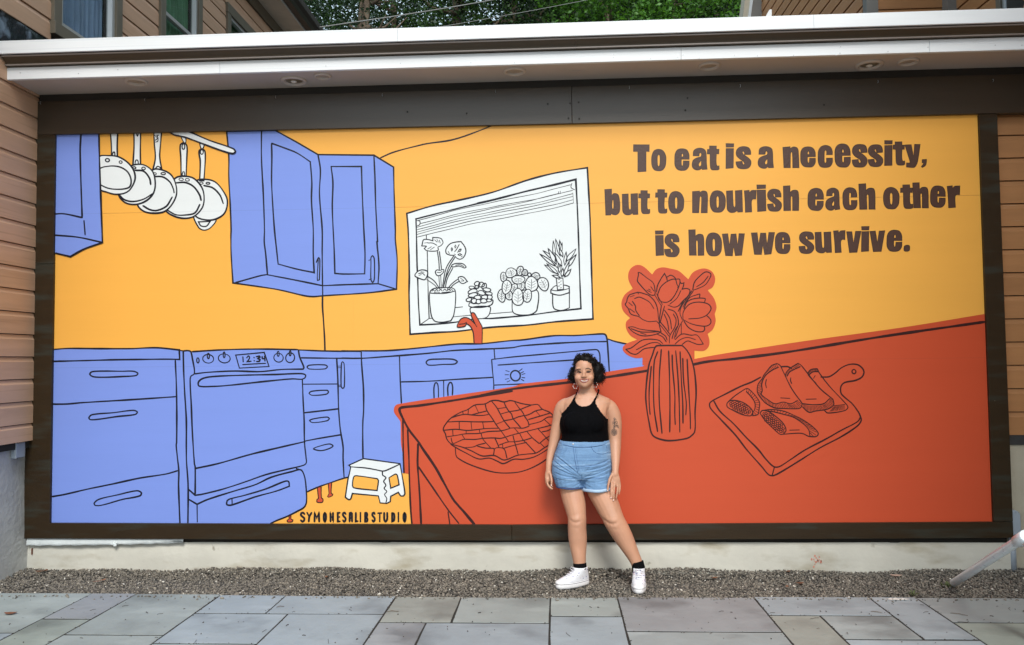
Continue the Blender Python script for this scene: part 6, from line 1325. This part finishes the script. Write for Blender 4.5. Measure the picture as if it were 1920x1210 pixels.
def tree(x, y, h, r, m, lean, label, clumps=230, per=34, size=.15, z0=.28, trunk=.2, gap=0.):
    T = thing('forest_tree', label, 'tree', (x, y, 0), 'trees behind the low roof'); b = MB(); top_ = Vector((x+lean, y, h*.9))
    P = [Vector((x, y, -.3)), Vector((x+lean*.25+.1, y, h*.3)), Vector((x+lean*.6-.12, y+.1, h*.62)), top_]; b.tube(P, [trunk, trunk*.85, trunk*.6, trunk*.15], 10)
    ends = []
    for k in range(13):
        t = random.uniform(.30, .92); a = random.uniform(0, 6.28); s_ = P[1].lerp(P[3], t) if t > .4 else P[1].lerp(P[2], t); L = r*random.uniform(.5, .95)*(1.15-t*.5)
        e_ = s_+Vector((math.cos(a)*L, math.sin(a)*L, L*random.uniform(.25, .7))); mid = s_.lerp(e_, .5)+Vector((0, 0, -.15*L)); b.tube([s_, mid, e_], [trunk*.35, trunk*.22, trunk*.05], 6); ends.append(e_)
    b.build('trunk', M['bark'], T, True)
    zc = h*(z0+1)/2; C = []
    while len(C) < clumps:
        v = rng.normal(0, 1, 3); v /= np.linalg.norm(v); q_ = rng.uniform(.35, 1)**.5; c = np.array([x+lean*.6, y, zc])+v*q_*np.array([r, r, h*(1-z0)/2])
        if gap and math.sin(c[0]*1.9+y)*math.sin(c[2]*1.6+x)*math.sin(c[1]*1.3) > (1-gap)*.5: continue
        C.append(c)
    V, F = leaves(np.array(C), per, r*.06+.08, size); npmesh('crown', V, F, m, T)
A, Bk, Cb, Db = LEAF
def X_(px, Y): return at(px, 40, Y).x
tree(X_(575, 17), 17, 16, 2.7, [Db, Bk], -.4, 'sparse tree with sky showing through next to the left eave', 260, 60, .09, .3, .16, .18)
tree(X_(655, 15), 15, 15, 2.3, [Bk, Db], .5, 'dark leaning tree with a pale trunk right of the left eave', 340, 66, .09, .3, .17, .14)
tree(X_(672, 13.5), 13.5, 16, 1.2, [A, Db], .45, 'slim tree with a bare pale brown trunk in the sky gap', 40, 50, .08, .3, .15, .3)
tree(X_(775, 16), 16, 17, 2.6, [A, Db], -.7, 'lighter green tree with thin crossing limbs behind the middle of the roof', 340, 66, .09, .3, .15, .14)
tree(X_(858, 17), 17, 18, 2.3, [A, Bk], .1, 'tree with a straight dark brown trunk left of the middle', 330, 60, .085, .35, .24, .1)
tree(X_(960, 19), 19, 18, 3.2, [Bk, A], .2, 'dark tree with small sky holes above the woman side of the roof', 520, 70, .10, .3, .2, .05)
tree(X_(1075, 20), 20, 18, 3.2, [Bk, Bk], .0, 'very dark tree behind the middle right of the roof', 520, 70, .11, .3, .2)
tree(X_(1155, 15), 15, 13.6, 2.2, [Cb, A], -.2, 'bright green leafy tree in front of the dark wood', 330, 60, .11, .35, .14)
tree(X_(1255, 15.5), 15.5, 13.8, 2.1, [Cb, A], .2, 'second bright green tree, nearer the right building', 300, 60, .11, .35, .14)
tree(X_(1345, 17), 17, 16, 2.2, [Bk, A], .1, 'dark tree with thin pale stems beside the right building', 400, 60, .10, .3, .12)
C = []
while len(C) < 7000:
    x = rng.uniform(-12, 16); y = rng.uniform(27, 34); k = 1/(1+math.exp(-(x-1)/2.2)); z = rng.uniform(5, 19)
    if x < -2 and rng.random() < .75: continue
    C.append((x, y, z))
V, F = leaves(np.array(C), 32, .42, .19); o = npmesh('forest', V, F, [Bk, A]); tag(o, 'dark mass of woodland leaves filling the hillside behind the roof', 'woodland', kind='stuff')
